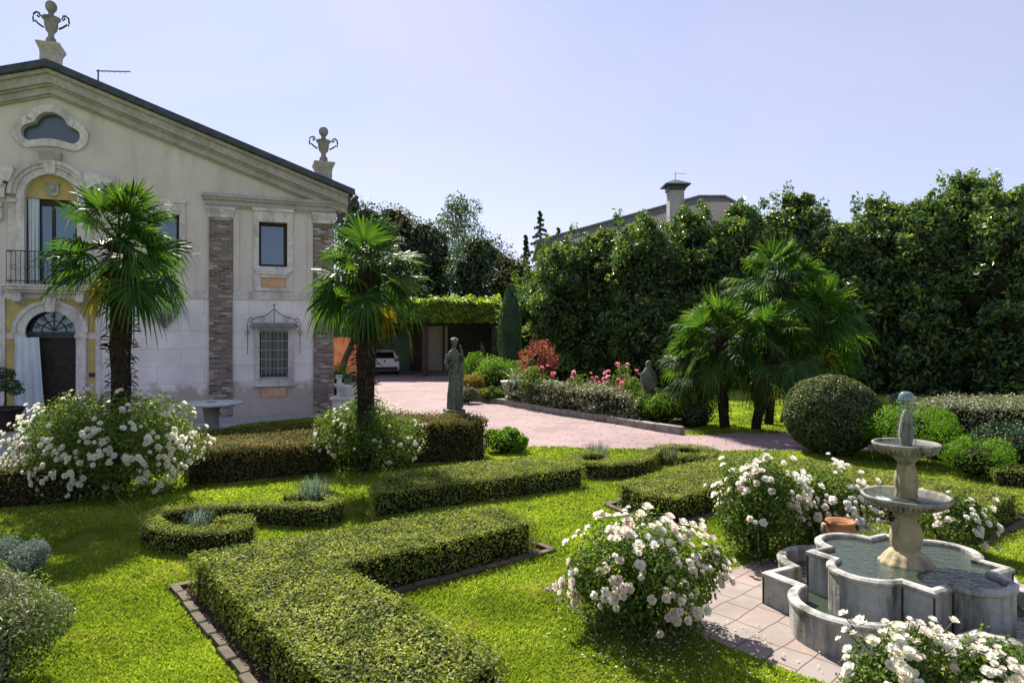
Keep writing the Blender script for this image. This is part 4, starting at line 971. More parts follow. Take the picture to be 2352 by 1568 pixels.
def rose(label, x, y, rx, ry, h, nleaf=3000, leaf=.05, nb=60, br=.05, seed=0, group=None, lumps=16, meshes=None, mass=0, upright=.5, z0=0, front=None, lump=.42, zlow=.3, cluster=0):
    rs = np.random.default_rng(seed+500); e = empty('rose_bush', (x,y,z0), label, 'rose bush', group)
    lv, st = MB(), MB(); meshes = meshes or WB; E = np.array([rx,ry,h*.5]); cz = h*.52; tips=[]
    d = RNG.normal(size=(nleaf//3,3)); d /= np.linalg.norm(d,axis=1,keepdims=True); P = np.array([0,0,cz])+d*E*RNG.uniform(.25,.95,size=(len(d),1)); P[:,2] = np.maximum(P[:,2],.04); lv.leaves(P, d+[0,0,.3], leaf, .55, .8)
    for k in range(lumps):
        q = rs.normal(size=3); q[2] = abs(q[2])*.9-.45; q /= np.linalg.norm(q); r = lump*min(rx,h*.5)*rs.uniform(.65,1.3); c = np.array([0,0,cz])+q*(E-r*.6)*rs.uniform(.7,1.05); c[2] = max(c[2],.08)
        clump(lv, c, r, nleaf//lumps, leaf, .55, .8)
        st.tube(smooth_path([(q[0]*.1,q[1]*.1,0),(c[0]*.45,c[1]*.45,c[2]*.6),tuple(c)],3), [.012]*3+[.01]*3+[.006], 4)
    ncl = max(1, nb//(cluster or 1)); k = 0; tot = nb+mass; mm = MB()
    while k < tot:
        q = rs.normal(size=3); q[2] = q[2]*.6+upright
        if q[1] > 0 and rs.uniform()<.55: q[1] = -q[1]
        q /= np.linalg.norm(q); c = np.array([0,0,cz])+q*E*rs.uniform(.9,1.1)
        if c[2] < zlow*h: continue
        for j in range(max(1,int(rs.integers(1,(cluster or 1)+1)))):
            if k >= tot: break
            p = c + (rs.normal(size=3)*br*1.25 if j else 0); s_ = br*rs.uniform(.6,1.2); N = Vector((q[0],q[1],q[2]+.5)); N.normalize()
            Q = N.to_track_quat('Z','Y')
            if k < nb:
                o = bpy.data.objects.new('rose_bloom', meshes[int(rs.integers(len(meshes)))]); C.objects.link(o); o.parent = e
                o.location = p; o.rotation_mode='QUATERNION'; o.rotation_quaternion = Q; o.scale = (s_,)*3
                if rs.uniform()<.5: st.tube([tuple(p*.75+np.array([0,0,cz*.25])),tuple(p)], .004, 3)
            else:
                me = meshes[int(rs.integers(len(meshes)))]; V = np.empty(len(me.vertices)*3); me.vertices.foreach_get('co',V)
                V = V.reshape(-1,3)*s_; V = V@np.array(Q.to_matrix()).T+p; mm.add(V, np.array([tuple(f.vertices) for f in me.polygons]), 0, True)
            k += 1
    n_ = nleaf//5; a_ = RNG.uniform(0,2*PI,size=n_); r_ = np.sqrt(RNG.uniform(.1,1,size=n_)); P = np.column_stack([r_*rx*.8*np.cos(a_), r_*ry*.8*np.sin(a_), RNG.uniform(.02,.38,size=n_)*h]); lv.leaves(P, np.column_stack([np.cos(a_),np.sin(a_),np.full(n_,.4)]), leaf, .55, .8)
    st.build('stem', M['stem'], e); lv.build('foliage', M['rose'], e)
    if mass: tag(mm.build('blossom', meshes[0].materials[0], e), kind='stuff')
    return e
RG = 'white flowering rose bushes'
rose('big white climbing rose bush round the foot of the left palm', -6.25, 10.45, 1.4, 1.15, 1.62, 18000, .05, 100, .05, 1, RG, 50, mass=420, upright=.0, zlow=.05, lump=.5, cluster=5)
rose('loose white rose bush tangled round the foot of the middle palm', -2.62, 12.25, 1.0, .7, 1.3, 8000, .05, 100, .04, 2, RG, 30, upright=.1, zlow=.08, cluster=4)
rose('white rose bush alone on the lawn left of the fountain paving', 1.12, 5.75, .66, .5, .93, 9000, .042, 100, .047, 3, RG, 30, upright=.4, zlow=.3, cluster=6, mass=110)
rose('tall white rose bush left behind the fountain', 2.78, 7.5, .52, .45, 1.12, 7000, .045, 100, .048, 4, RG, 22, upright=.5, cluster=6, zlow=.3, mass=30)
rose('white rose bush behind the terracotta pot', 3.68, 8.0, .68, .42, .95, 7500, .045, 100, .048, 5, RG, 24, upright=.3, cluster=5, zlow=.2, mass=60)
rose('small white rose bush behind the fountain column on its right side', 5.0, 7.6, .46, .38, .68, 4200, .045, 48, .047, 6, RG, 14, upright=.4, cluster=3)
rose('white rose bush with a tall shoot in front of the fountain basin', 2.28, 3.95, .36, .28, .8, 4600, .036, 100, .04, 7, RG, 18, upright=1.0, cluster=6, zlow=.5)
rose('white rose bush at the lower right in front of the basin corner', 2.86, 3.8, .4, .3, .74, 4600, .036, 100, .04, 8, RG, 18, upright=1.0, cluster=6, zlow=.5, mass=20)
PK = 'pink rose bushes of the border'
for px,Y,h,lab,sd,nb in ((1232,22.5,1.55,'thin pink rose with one tall bloom near the white pot',31,5),(1335,21.5,1.3,'pink rose bush in the middle of the border',32,12),(1425,20.8,1.55,'largest pink rose bush beside the mossy stone figure',33,22),(1462,19.8,1.2,'low pink rose bush in front of the mossy stone figure',34,10)):
    X = (px-HX)/FPX*Y; rose(lab, X, Y, .6, .5, h, 1300, .075, nb, .085, sd, PK, 10, meshes=PB, upright=.6, cluster=2)

# ------------------------------------------------------------------ border and garden shrubs
def at(px, Y): return ((px-HX)/FPX*Y, Y)
x,y = at(1910,14.0); shrub('large clipped ball shaped shrub beside the drive', x, y, .95, .95, 1.66, 'ball', 17000, .075, clipped=True, seed=1, name='clipped_ball')
x,y = at(2085,12.9); shrub('bright green feathery round shrub behind the fountain top', x, y, .92, .8, 1.22, 'bright', 7000, .05, 30, .36, seed=2)
x,y = at(2270,14.6); hedge('grey green flat topped hedge at the right edge behind the fountain', [(8.2,13.3),(13.5,12.6),(13.8,15.3),(8.6,15.4)], 1.08, mat='grey', dens=1200, leaf=.06, uneven=.06, seed=9, wild=.1)
x,y = at(2245,11.6); shrub('dark green low shrub under the grey green hedge', x, y, .62, .5, .75, 'bright', 2500, .045, 16, seed=3)
x,y = at(2330,12.4); shrub('dark spreading shrub at the right edge above the small clipped hedge', x, y, .8, .6, .9, 'dark_tree', 3000, .05, 16, seed=4)
hedge('small clipped box hedge piece at the right edge', [(7.85,10.9),(9.6,10.5),(9.8,11.1),(8.0,11.45)], .3, dens=1400, leaf=.035, seed=10)
x,y = G(1160,1046); shrub('glossy leafy low bush at the edge of the drive', x, y+.35, .5, .42, .52, 'bright', 1600, .075, 16, seed=5, asp=.6)
H3 = [(-3.35,12.55),(-2.2,12.75),(-1.5,12.95),(-.7,13.05),(-.48,13.5),(-.7,14.1),(-1.4,14.25),(-2.6,14.1),(-3.5,13.7)]
hedge('rounded dusty green hedge below the statue, right of the middle palm', H3, .8, mat='hedge_dark', dens=2000, leaf=.05, seed=6, uneven=.09, wild=.1, group=HR)
# flower border along the drive
kb = [G(a,b) for a,b in ((1055,906),(1080,918),(1160,931),(1260,950),(1380,968),(1500,990),(1560,999))]
m = MB()
def wall_along(m, path, wd, h, bl=.5):
    for i in range(len(path)-1):
        a, b = Vector(path[i]), Vector(path[i+1]); L=(b-a).length; e=(b-a)/L; n=Vector((-e.y,e.x)); k=max(1,int(L/bl))
        for j in range(k):
            s0,s1=a+e*(L*j/k+.005),a+e*(L*(j+1)/k-.005); q=[s0,s1,s1+n*wd,s0+n*wd]; hh=h*random.uniform(.94,1.04); mc=(s0+s1)/2+n*wd/2
            m.loft([[(p.x,p.y,0) for p in q],[(p.x,p.y,hh-.02) for p in q],[(*(p+(mc-p)*.1),hh) for p in q]])
wall_along(m, kb, .2, .2); tag(m.build('stone_kerb', M['kerb']), 'low stone kerb holding the flower border along the drive', 'kerb')
bpoly = [(p[0],p[1]+.1) for p in kb] + [at(1612,18.0),at(1560,21),at(1480,25),(1,29),at(1080,30)]
sheet('border_soil', bpoly, .014, 'soil')
hedge('cascading grey green lavender mound along the border kerb', [(p[0],p[1]+.12) for p in [kb[2],kb[3],kb[4],((kb[4][0]+kb[5][0])/2+.2,(kb[4][1]+kb[5][1])/2)]] + [at(1420,20.6),at(1300,22.4),at(1200,24)], .85, mat='grey', dens=760, leaf=.11, uneven=.16, seed=11, name='lavender_mound', cat='shrub', wild=.12)
for px,Y,rx,h,mt,lab,sd,lf in ((1143,26.0,.98,1.75,'bright','round bright green bush beside the white flower pot',11,.085),(1093,28.0,.62,1.75,'bright','light green bush behind the round bush',12,.09),(1088,25.6,.5,1.05,'orange','small yellow orange bush beside the kerb',13,.085),(1070,24.2,.5,.6,'grey','pale low bush at the corner of the kerb',14,.08),(1132,24.6,.55,.6,'rose','dark low plants under the round bush',15,.08),(1236,27.0,.88,2.35,'red','red and orange tipped shrub before the magnolias',16,.09),(1500,19.0,.55,.95,'rose','leafy green bush at the foot of the mossy stone figure',17,.08),(1525,18.5,.55,.85,'bright','green bush at the end of the border',18,.08),(1578,18.6,.42,1.05,'orange','yellow green bush left of the palm clump',19,.08),(1605,17.9,.42,.7,'dark_tree','dark round bush under the smallest palm',20,.07),(1560,19.4,.5,.9,'rose','green bush between border and palm clump',21,.08)):
    x,y = at(px,Y); shrub(lab, x, y, rx, rx*.85, h, mt, 1900, lf, 15, .45, seed=sd, mat2=('orange' if mt=='red' else None), z0=.0)
# mossy stone figure in the border
def lumpbody(name, parts, mat, loc, label, cat, rz=0, vox=.022, parent=None, disp=0.0):
    """one continuous body: pieces fused with a voxel remesh"""
    m = MB(); [f(m) for f in parts]; o = m.build(name+'_tmp', mat); md = o.modifiers.new('r','REMESH'); md.mode='VOXEL'; md.voxel_size=vox; md.use_smooth_shade=True
    sm = o.modifiers.new('s','SMOOTH'); sm.iterations=3; sm.factor=.5
    dg = bpy.context.evaluated_depsgraph_get(); me = bpy.data.meshes.new_from_object(o.evaluated_get(dg)); bpy.data.objects.remove(o)
    co = np.empty(len(me.vertices)*3); me.vertices.foreach_get('co',co); co = co.reshape(-1,3)
    if disp: co[:,0] += disp*lumpy(co[:,1]*9,co[:,2]*5,2); co[:,1] += disp*lumpy(co[:,0]*9,co[:,2]*5,2,3)
    me.vertices.foreach_set('co',co.astype(np.float32).ravel()); me.update(); me.materials.clear(); me.materials.append(mat)
    o = bpy.data.objects.new(name, me); C.objects.link(o); o.location = loc; o.rotation_euler=(0,0,rz)
    if parent: o.parent = parent
    return o
def robe(levels, folds=9, amp=.08):
    def f(m):
        R=[]
        for i,(z,cx,cy,rx,ry,fa) in enumerate(levels):
            R.append([(cx+rx*(1+amp*fa*math.sin(folds*2*PI*k/44+i*.35))*math.cos(2*PI*k/44), cy+ry*(1+amp*fa*math.sin(folds*2*PI*k/44+i*.35))*math.sin(2*PI*k/44), z) for k in range(44)])
        m.loft(R)
    return f
st_Y = 14.6; sx, sz = AT(1043,946,st_Y)[0], AT(0,946,st_Y)[2]
pdm = empty('statue_pedestal', (sx,st_Y,0), 'stone pedestal under the draped statue, half hidden by the bush', 'pedestal')
m = MB(); m.bbox(-.3,.3,-.3,.3,0,.14,.02); m.bbox(-.24,.24,-.24,.24,.141,sz-.1,.01); m.build('shaft', M['statue'], pdm); m = MB(); m.bbox(-.31,.31,-.31,.31,sz-.099,sz,.02); m.build('cap', M['kerb'], pdm)
statue = empty('statue', (sx,st_Y,sz), 'weathered mossy draped stone statue with arms raised to its chest', 'statue', rz=rad(18))
body = [robe([(0,0,0,.2,.18,.4),(.1,0,0,.19,.165,1),(.35,-.01,-.01,.17,.15,1.2),(.6,.01,-.01,.155,.135,1),(.75,.02,0,.16,.13,.8),(.85,.03,0,.165,.125,.5),(.98,.02,0,.14,.105,.3),(1.1,.0,0,.16,.115,.2),(1.2,-.01,0,.175,.115,.1),(1.27,-.01,0,.14,.09,.1),(1.32,-.01,0,.06,.055,0),(1.4,0,-.01,.05,.05,0)]),
 lambda m: m.sphere((.01,-.02,1.475),(.075,.09,.105),16,12), lambda m: m.sphere((.01,.03,1.5),(.09,.09,.09),14,10),
 lambda m: [m.sphere((.01+.085*math.cos(a),.01+.07*math.sin(a),1.53+.02*math.sin(3*a)),.035,8,6) for a in [k*.8 for k in range(8)]],
 lambda m: m.sphere((.01,-.11,1.465),(.016,.02,.026),8,6), lambda m: m.sphere((.01,-.09,1.41),(.035,.03,.025),8,6), lambda m: m.sphere((-.03,-.095,1.485),(.016,.012,.01),8,6), lambda m: m.sphere((.05,-.095,1.485),(.016,.012,.01),8,6), lambda m: m.sphere((.01,-.1,1.43),(.025,.014,.009),8,6),
 lambda m: m.tube([(-.17,0,1.2),(-.235,-.03,1.02),(-.2,-.1,.93),(-.08,-.17,1.06),(.0,-.17,1.13)],[.062,.055,.048,.04,.032],10),
 lambda m: m.tube([(.16,0,1.21),(.24,-.02,1.08),(.24,-.07,1.0),(.2,-.14,1.18),(.15,-.13,1.36)],[.062,.055,.05,.04,.03],10),
 lambda m: [m.tube([(.0+.0*k,-.165,1.12+.02*k),(.035,-.175,1.125+.022*k),(.06,-.165,1.12+.022*k)],[.014,.013,.01],6) for k in range(4)], lambda m: m.tube([(-.01,-.16,1.11),(.0,-.17,1.17)],[.014,.01],6),
 lambda m: [m.tube([(.135+.014*k,-.125,1.35),(.125+.014*k,-.11,1.4),(.115+.014*k,-.09,1.43)],[.013,.012,.009],6) for k in range(4)], lambda m: m.tube([(.13,-.13,1.34),(.1,-.12,1.38)],[.013,.009],6),
 lambda m: m.tube(smooth_path([(.2,-.08,1.02),(.1,-.15,.8),(-.08,-.14,.55),(-.17,-.05,.3)],4),.045,8), lambda m: m.tube(smooth_path([(.22,-.04,1.05),(.22,-.02,.7),(.2,0,.3),(.2,.0,.03)],4),[.05]*5+[.06]*4+[.065]*4,8),
 lambda m: m.sphere((-.08,-.17,.04),(.045,.09,.04),10,6), lambda m: m.sphere((.06,-.18,.04),(.045,.09,.04),10,6)]
lumpbody('body', body, M['statue'], (0,0,.06), '', '', parent=statue, vox=.014, disp=.004)
m = MB(); m.bbox(-.26,.26,-.26,.24,0,.07,.02); m.build('base_block', M['statue'], statue); statue.scale = (.8,.85,.99)
fx, fy = at(1489,19.3); fz = AT(0,829,19.3)[2]
fig = empty('stone_figure', (fx,fy,0), 'mossy worn stone figure on a plinth among the roses at the border end', 'statue')
lumpbody('body', [robe([(.45,0,0,.2,.18,.6),(.8,0,0,.19,.17,1),(1.1,0,0,.17,.15,.8),(1.35,0,0,.19,.14,.4),(1.5,.01,0,.13,.11,.2),(1.56,.01,0,.07,.07,0)],7,.1), lambda m: m.sphere((.01,-.01,fz-.1),(.1,.11,.13),12,10), lambda m: m.tube([(-.17,0,1.38),(-.2,-.1,1.1),(-.02,-.18,1.0)],[.06,.05,.04],8), lambda m: m.tube([(.17,0,1.38),(.22,-.06,1.1),(.08,-.18,.95)],[.06,.05,.04],8)], M['statue'], (0,0,0), '', '', parent=fig, vox=.025)
m = MB(); m.bbox(-.26,.26,-.26,.26,0,.46,.02); m.build('plinth', M['kerb'], fig)

# ------------------------------------------------------------------ pots
def agave(m, n, L, seed, wd=.03, z=0, up=.6):
    rs = np.random.default_rng(seed)
    for k in range(n):
        a = k*2.4; el = up+rs.uniform(-.35,.5); l = L*rs.uniform(.7,1.1); s_=np.array([-math.sin(a),math.cos(a),0]); V=[]
        for q in range(6):
            t=q/5; r=l*t*math.cos(el)*(1+.2*t); h=l*t*math.sin(el)-.35*l*t*t; c=np.array([r*math.cos(a),r*math.sin(a),z+h]); w_=wd*(1-t)**.6*(1.0 if q else .7)
            V += [c-s_*w_+np.array([0,0,w_*.4]),c-np.array([0,0,w_*.2]),c+s_*w_+np.array([0,0,w_*.4])]
        m.add(np.array(V),[(3*q+j,3*q+j+1,3*q+j+4,3*q+j+3) for q in range(5) for j in range(2)],0)
def pot_prof(r, h): return [(.001,0),(r*.6,0),(r*.62,h*.06),(r*.75,h*.35),(r*.9,h*.75),(r*1.0,h*.86),(r*1.06,h*.88),(r*1.06,h),(r*.94,h),(r*.9,h*.9),(.001,h*.88)]
x,y = at(1181,24.6)
wp = empty('flower_pot', (x,y,.0), 'white rounded pot with a pale spiky plant in the border', 'pot'); m=MB(); m.lathe([(.001,0),(.2,0),(.22,.3),(.25,.36),(.38,.42),(.46,.6),(.47,.72),(.5,.74),(.5,.8),(.44,.8),(.001,.76)],n=24); m.build('pot',M['plaster'],wp); m=MB(); agave(m,18,.95,2,.05,.78,1.0); m.build('plant',M['grey'],wp)
x,y = at(1930,7.05); y=7.15; x=(1930-HX)/FPX*y
tp = empty('terracotta_pot', (x,y,.23), 'round terracotta pot among the white roses behind the fountain', 'pot'); m=MB(); m.lathe([(.001,0),(.1,0),(.14,.03),(.165,.1),(.165,.16),(.145,.22),(.13,.24),(.15,.25),(.15,.28),(.125,.28),(.1,.22),(.001,.2)],n=28); m.build('pot',M['terracotta'],tp); MB().lathe([(.001,.24),(.12,.24),(.12,.2),(.001,.2)],n=20).build('soil',M['soil'],tp)
m = MB(); m.bbox(x-.14,x+.14,y-.14,y+.14,0,.23,.01); tag(m.build('stone_block', M['kerb']),'low stone block under the terracotta pot','block')
# plinth with planters at the villa corner
x,y = at(797,19.6)
m = MB(); m.bbox(-.36,.36,-.3,.3,0,.62,.015); m.bbox(-.42,.42,-.36,.36,.621,.7,.02); m.build('x',M['plaster']).name='garden_pier'
gpier = bpy.data.objects['garden_pier']; gpier.location=(x,y,0); tag(gpier,'low white plastered pier at the right corner of the villa','pier')
pp = empty('flower_pot',(x+.02,y,.7),'wide white bowl with a blue green agave on the low white pier','pot'); m=MB(); m.lathe([(.001,0),(.16,0),(.17,.05),(.3,.16),(.38,.3),(.4,.36),(.34,.36),(.001,.3)],n=24); m.build('pot',M['plaster'],pp); m=MB(); m.lathe([(.1,.3),(.11,.5),(.08,.52)],n=12); agave(m,26,.55,5,.035,.5,.7); m.build('plant',M['agave'],pp)
x,y = at(779,20.6); m=MB(); m.bbox(-.06,.06,-.06,.06,0,1.15,.01); m.bbox(-.09,.09,-.09,.09,1.151,1.25,.01); o=m.build('white_post',M['plaster'],None,(x,y,0)); tag(o,'slim white post beside the brick pilaster','post')
x,y = at(772,21.8); shrub('yellow green bush beside the brick corner of the villa',x+.15,y,.4,.4,1.75,'lime',1300,.07,12,seed=31)
x,y = at(812,21.5); shrub('small pale bush right of the agave bowl',x,y,.4,.35,1.2,'grey',1000,.07,10,seed=32)
# potted tree and plants by the door
x,y = at(14,17.3)
pt = empty('potted_tree',(x,y,.0),'small potted tree with two leafy tiers at the left edge','potted tree'); m=MB(); m.lathe(pot_prof(.38,.62),n=24); m.build('pot',M['dark_wood'],pt); m=MB(); branchy(m,(0,0,.5),(.0,0,1.25),.03,.02,5,.2,6); m.build('trunk',M['bark'],pt); m=MB(); clump(m,(-.02,0,1.2),.36,700,.07,.5,.7,.45); clump(m,(-.1,0,1.5),.3,500,.07,.5,.7,.5); clump(m,(.25,0,1.05),.2,200,.07,.5,.7,.6); m.build('crown',M['dark_tree'],pt)
x,y = at(133,17.0)
dp = empty('door_plant',(x,y,.0),'spiky potted plant in front of the arched door','potted plant'); m=MB(); m.lathe(pot_prof(.2,.3),n=20); m.build('pot',M['terracotta'],dp); m=MB(); agave(m,30,.55,9,.022,.28,.6); m.build('plant',M['agave'],dp)
# round stone table
x,y = at(486,17.1)
tb_ = empty('stone_table',(x,y,0),'round white stone table on the terrace','table'); m=MB(); m.lathe([(.001,.70),(.7,.70),(.745,.715),(.75,.75),(.735,.768),(.001,.77)],n=48); m.build('table_top',M['table'],tb_); m=MB(); m.lathe([(.001,0),(.3,0),(.3,.06),(.2,.1),(.17,.3),(.2,.6),(.26,.66),(.26,.699),(.001,.699)],n=24); m.build('pedestal',M['kerb'],tb_); m=MB(); m.lathe([(.001,.771),(.13,.771),(.13,.776),(.001,.776)],n=24); m.build('inlay',M['cartouche'],tb_)

# ------------------------------------------------------------------ lavender and loose plants
def tuft(label, x, y, r, h, mat, n, seed, name='lavender', cat='lavender', group='lavender tufts'):
    rs=np.random.default_rng(seed); m=MB(); V=[];Fq=[];b=0
    for k in range(n):
        a=rs.uniform(0,2*PI); rr=r*math.sqrt(rs.uniform()); L=h*rs.uniform(.55,1.1); o=np.array([math.cos(a),math.sin(a),0]); p=o*rr*.45; t=o*rr*1.1+np.array([0,0,L]); s_=np.array([-math.sin(a),math.cos(a),0])*.006
        mid=(p+t)/2+np.array([0,0,.05*h]); V+= [p-s_,p+s_,mid+s_*1.3,mid-s_*1.3,t+s_*.3,t-s_*.3]; Fq += [(b,b+1,b+2,b+3),(b+3,b+2,b+4,b+5)]; b+=6
    m.add(np.array(V),np.array(Fq),0); P=np.clip(rs.normal(size=(n*6,3)),-1.5,1.5)*[r*.5,r*.5,h*.25]+[0,0,h*.45]; P[:,2]=np.abs(P[:,2]); m.leaves(P,P-[0,0,h*.2],.045,.22,.8,along=np.tile([0,0,1.5],(len(P),1)))
    return tag(m.build(name,M[mat],None,(x,y,0)),label,cat,group)
x,y = G(*Dl(1250,935),.1); tuft('lavender tuft inside the left curl of the near scrolled hedge',x,y,.2,.3,'silver',90,1)
x,y = G(*Dl(1960,780),.2); tuft('tallest lavender tuft at the right end of the near scrolled hedge',x,y+.1,.26,.5,'silver',130,2)
x,y = G(*Dr(440,140),.15); tuft('lavender tuft in the left curl of the far scrolled hedge',x,y,.28,.42,'silver',140,3)
x,y = G(*Dr(960,165),.1); tuft('pale lavender tuft in the right curl of the far scrolled hedge',x,y,.24,.36,'grey',140,4)
x,y = G(20,1350,.0); shrub('soft blue grey lavender bush at the left edge behind the grey foreground bush',x,y,.36,.32,.5,'silver',5200,.035,16,seed=44,name='lavender',cat='lavender',group='lavender tufts',asp=.25)
shrub('grey green bush cut off at the lower left corner', -3.78, 4.45, .72, .75, .92, 'grey', 16000, .034, 34, .36, seed=41, mat2='rose')
# flower bed under the lone rose bush, with small stones
bedp = GP([(1262,1362),(1330,1335),(1420,1350),(1520,1395),(1590,1450),(1560,1500),(1470,1490),(1350,1440),(1290,1395)]); sheet('bed_soil', bedp, .018, 'soil')
bedq = GP([(1690,1245),(1760,1215),(1900,1190),(2060,1195),(2200,1195),(2180,1225),(1900,1250),(1760,1275)]); sheet('bed_soil', bedq, .018, 'soil')
for k,(px,py,s_,lab) in enumerate(((1262,1362,.055,'small pale stone at the left tip of the rose bed'),(1285,1385,.04,'small dark stone next to the pale stone of the rose bed'),(1395,1440,.045,'flat stone on the front edge of the rose bed'),(1700,1250,.05,'small stone under the tall rose bush behind the fountain'))):
    x,y=G(px,py); m=MB(); core(m,(0,0,s_*.5),(s_,s_*.8,s_*.6),k,10,amp=.2); tag(m.build('stone',M['kerb'],None,(x,y,0)),lab,'stone','loose bed stones')
m=MB(); n=900; q=in_poly(bedp,n); m.leaves(np.column_stack([q,np.abs(RNG.normal(size=n))*.05+.02]),np.tile([0,0,1.0],(n,1)),.035,.5,.8); q=in_poly(bedq,n); m.leaves(np.column_stack([q,np.abs(RNG.normal(size=n))*.05+.02]),np.tile([0,0,1.0],(n,1)),.035,.5,.8); tag(m.build('ground_cover',M['grey']),'low leafy ground cover under the rose bushes','ground cover',kind='stuff')

# ------------------------------------------------------------------ lawn grass
def grass(n, zones, avoid):
    u = RNG.uniform(size=n); Y0,Y1=3.2,25
    Y = Y0*(Y1/Y0)**u; X = RNG.uniform(-1.0,.92,size=n)*Y + RNG.uniform(-1,1,size=n)*1.2
    P = np.column_stack([X,Y]); k = np.ones(n,bool)
    for a in avoid: k &= ~inside(P,a)
    P = P[k]; n=len(P)
    h = RNG.uniform(.018,.038,size=n)*(1+.35*lumpy(P[:,0],P[:,1],1.3))*(1+.04*P[:,1]); a=RNG.uniform(0,2*PI,size=n); wd=(.0022+.0008*P[:,1])
    o=np.column_stack([np.cos(a),np.sin(a),np.zeros(n)]); s_=np.column_stack([-np.sin(a),np.cos(a),np.zeros(n)]); p=np.column_stack([P,np.zeros(n)])
    t=p+o*(h*RNG.uniform(.3,1.1,size=n))[:,None]; t[:,2]=h
    mid=p+o*(h*.25)[:,None]; mid[:,2]=h*.6
    V=np.stack([p-s_*wd[:,None],p+s_*wd[:,None],mid+s_*wd[:,None]*.8,t,mid-s_*wd[:,None]*.8],1).reshape(-1,3)
    m=MB(); m.add(V,np.arange(5*n).reshape(n,5),0)
    tag(m.build('grass',M['grass']),'short sunlit lawn grass between hedges','grass',kind='stuff')
grass(900000, None, [drive_poly, terr_poly, patio_poly, inset(L_poly,-.16), inset(R_poly,-.13), B_poly, bpoly, H1, H2, H2b, H3])
# daisies in the lawn at the bottom
m=MB()
for k in range(70):
    x,y = G(random.uniform(1380,1640),random.uniform(1480,1568)); z=.05; r=.007
    m.add([(x+r*math.cos(a),y+r*math.sin(a),z+.003*math.cos(2*a)) for a in [2*PI*j/6 for j in range(6)]],[tuple(range(6))])
tag(m.build('daisies_patch',M['white_bloom']),'scattered tiny white flowers in the grass','flowers',kind='stuff').name='lawn_flower'

m=MB()
for cx_,cy_,r_,k_ in ((1.15,5.6,.95,110),(2.9,7.3,.8,60),(2.3,5.2,.7,40),(-6.2,9.4,1.2,60)):
    for k in range(k_):
        a=random.uniform(0,2*PI); q=r_*math.sqrt(random.random()); x,y=cx_+q*math.cos(a),cy_+q*math.sin(a)*.8; z=.022+random.random()*.016; r=random.uniform(.006,.014); t=random.uniform(0,6)
        m.add([(x+r*math.cos(t+b),y+r*.7*math.sin(t+b),z+.004*math.cos(2*b)) for b in [2*PI*j/6 for j in range(6)]],[tuple(range(6))])
tag(m.build('fallen_petal',M['white_bloom']),'fallen white petals scattered under the rose bushes','petals',kind='stuff')
# ------------------------------------------------------------------ pergola, garage, car
def pt3(px,py,Y): return AT(px,py,Y)
PY0, PY1 = 39.5, 46.0; px0, px1 = -15.5, AT(1148,0,PY0)[0]; zb, zt = AT(0,742,PY0)[2], AT(0,690,PY0)[2]
per = empty('pergola', (0,PY0,0), 'flat vine covered carport pergola beside the villa', 'pergola')
m=MB(); m.box(px0,px1,0,.2,zb-.02,zb+.22); m.box(px0,px1,PY1-PY0-.2,PY1-PY0,zb-.02,zb+.22)
for k in range(16): x=px0+.3+(px1-px0-.6)*k/15; m.box(x-.05,x+.05,.2,PY1-PY0-.2,zb+.05,zb+.2)
m.build('roof_beam',M['dark_wood'],per)
for x in (AT(975,0,PY0)[0], AT(1136,0,PY0)[0], AT(806,0,PY0)[0]):
    m=MB(); m.bbox(x-.16,x+.16,.02,.34,0,zb-.021,.02); m.build('post',M['garage_dark'],per)
m=MB(); n=15000; X=RNG.uniform(px0,px1,size=n); Yq=RNG.uniform(-.5,PY1-PY0,size=n)**1.0; topz=zt-zb-.3+.4*lumpy(X,Yq,.9,2)+.3*lumpy(X,Yq,3,5)
m.leaves(np.column_stack([X,Yq,zb+.3+topz*RNG.uniform(.75,1.1,size=n)]),np.tile([0,-.2,1.0],(n,1)),.24,.8,.6)
n=7000; X=RNG.uniform(px0,px1,size=n); z=RNG.uniform(0,1,size=n); tz=zt-zb-.1+.2*lumpy(X,0*X,.9,2); m.leaves(np.column_stack([X,-.45+.2*lumpy(X,z*3,1.5,1)+RNG.normal(size=n)*.08,zb+.05+tz*z]),np.tile([0,-1,.35],(n,1)),.24,.8,.5,.6)
m.box(px0,px1,-.2,PY1-PY0,zb+.28,zt-.6)
m.build('vine',M['lime'],per)
gar = empty('garage', (0,PY1,0), 'low garage building behind the pergola with a pale door', 'garage')
m=MB(); m.box(-16,px1+.6,.6,5,0,zb+.3); m.build('wall',M['garage'],gar); m=MB(); m.box(-16.2,px1+.9,.3,5.2,zb+.301,zb+.5); m.build('roof',M['roof_edge'],gar)
xa,xb = AT(975,0,PY1)[0],AT(1027,0,PY1)[0]; m=MB(); m.box(xa,xb,.3,.599,0,zb-.1); m.build('door_pier',M['garage_door'],gar)
m=MB(); m.box(xa+.25,xb-.5,.26,.299,0,zb-.3); m.box(xb-.42,xb-.36,.26,.299,0,zb-.3)
d_=m.build('garage_door',M['garage_door'],gar)
for z in (.9,2.0): m=MB(); m.sphere((xb-.75,.25,z),.05,8,6); m.build('lock',M['iron'],d_)
m=MB(); m.box(xb-.34,xb-.2,.28,.3,0,zb-.1); m.build('door_gap',M['garage_dark'],gar)
m=MB(); m.box(xb,px1+.55,.35,.599,0,zb+.2); m.box(xa-1.0,xa-.02,.35,.599,0,zb+.2); m.build('brick_wall',M['garage_dark'],gar)
sw=MB(); a=AT(752,0,37)[0]; b=AT(836,0,37)[0]; sw.box(a-6,b,37,37.25,0,2.35); tag(sw.build('garden_wall',M['salmon_wall']),'salmon red garden wall under the left end of the pergola','wall')
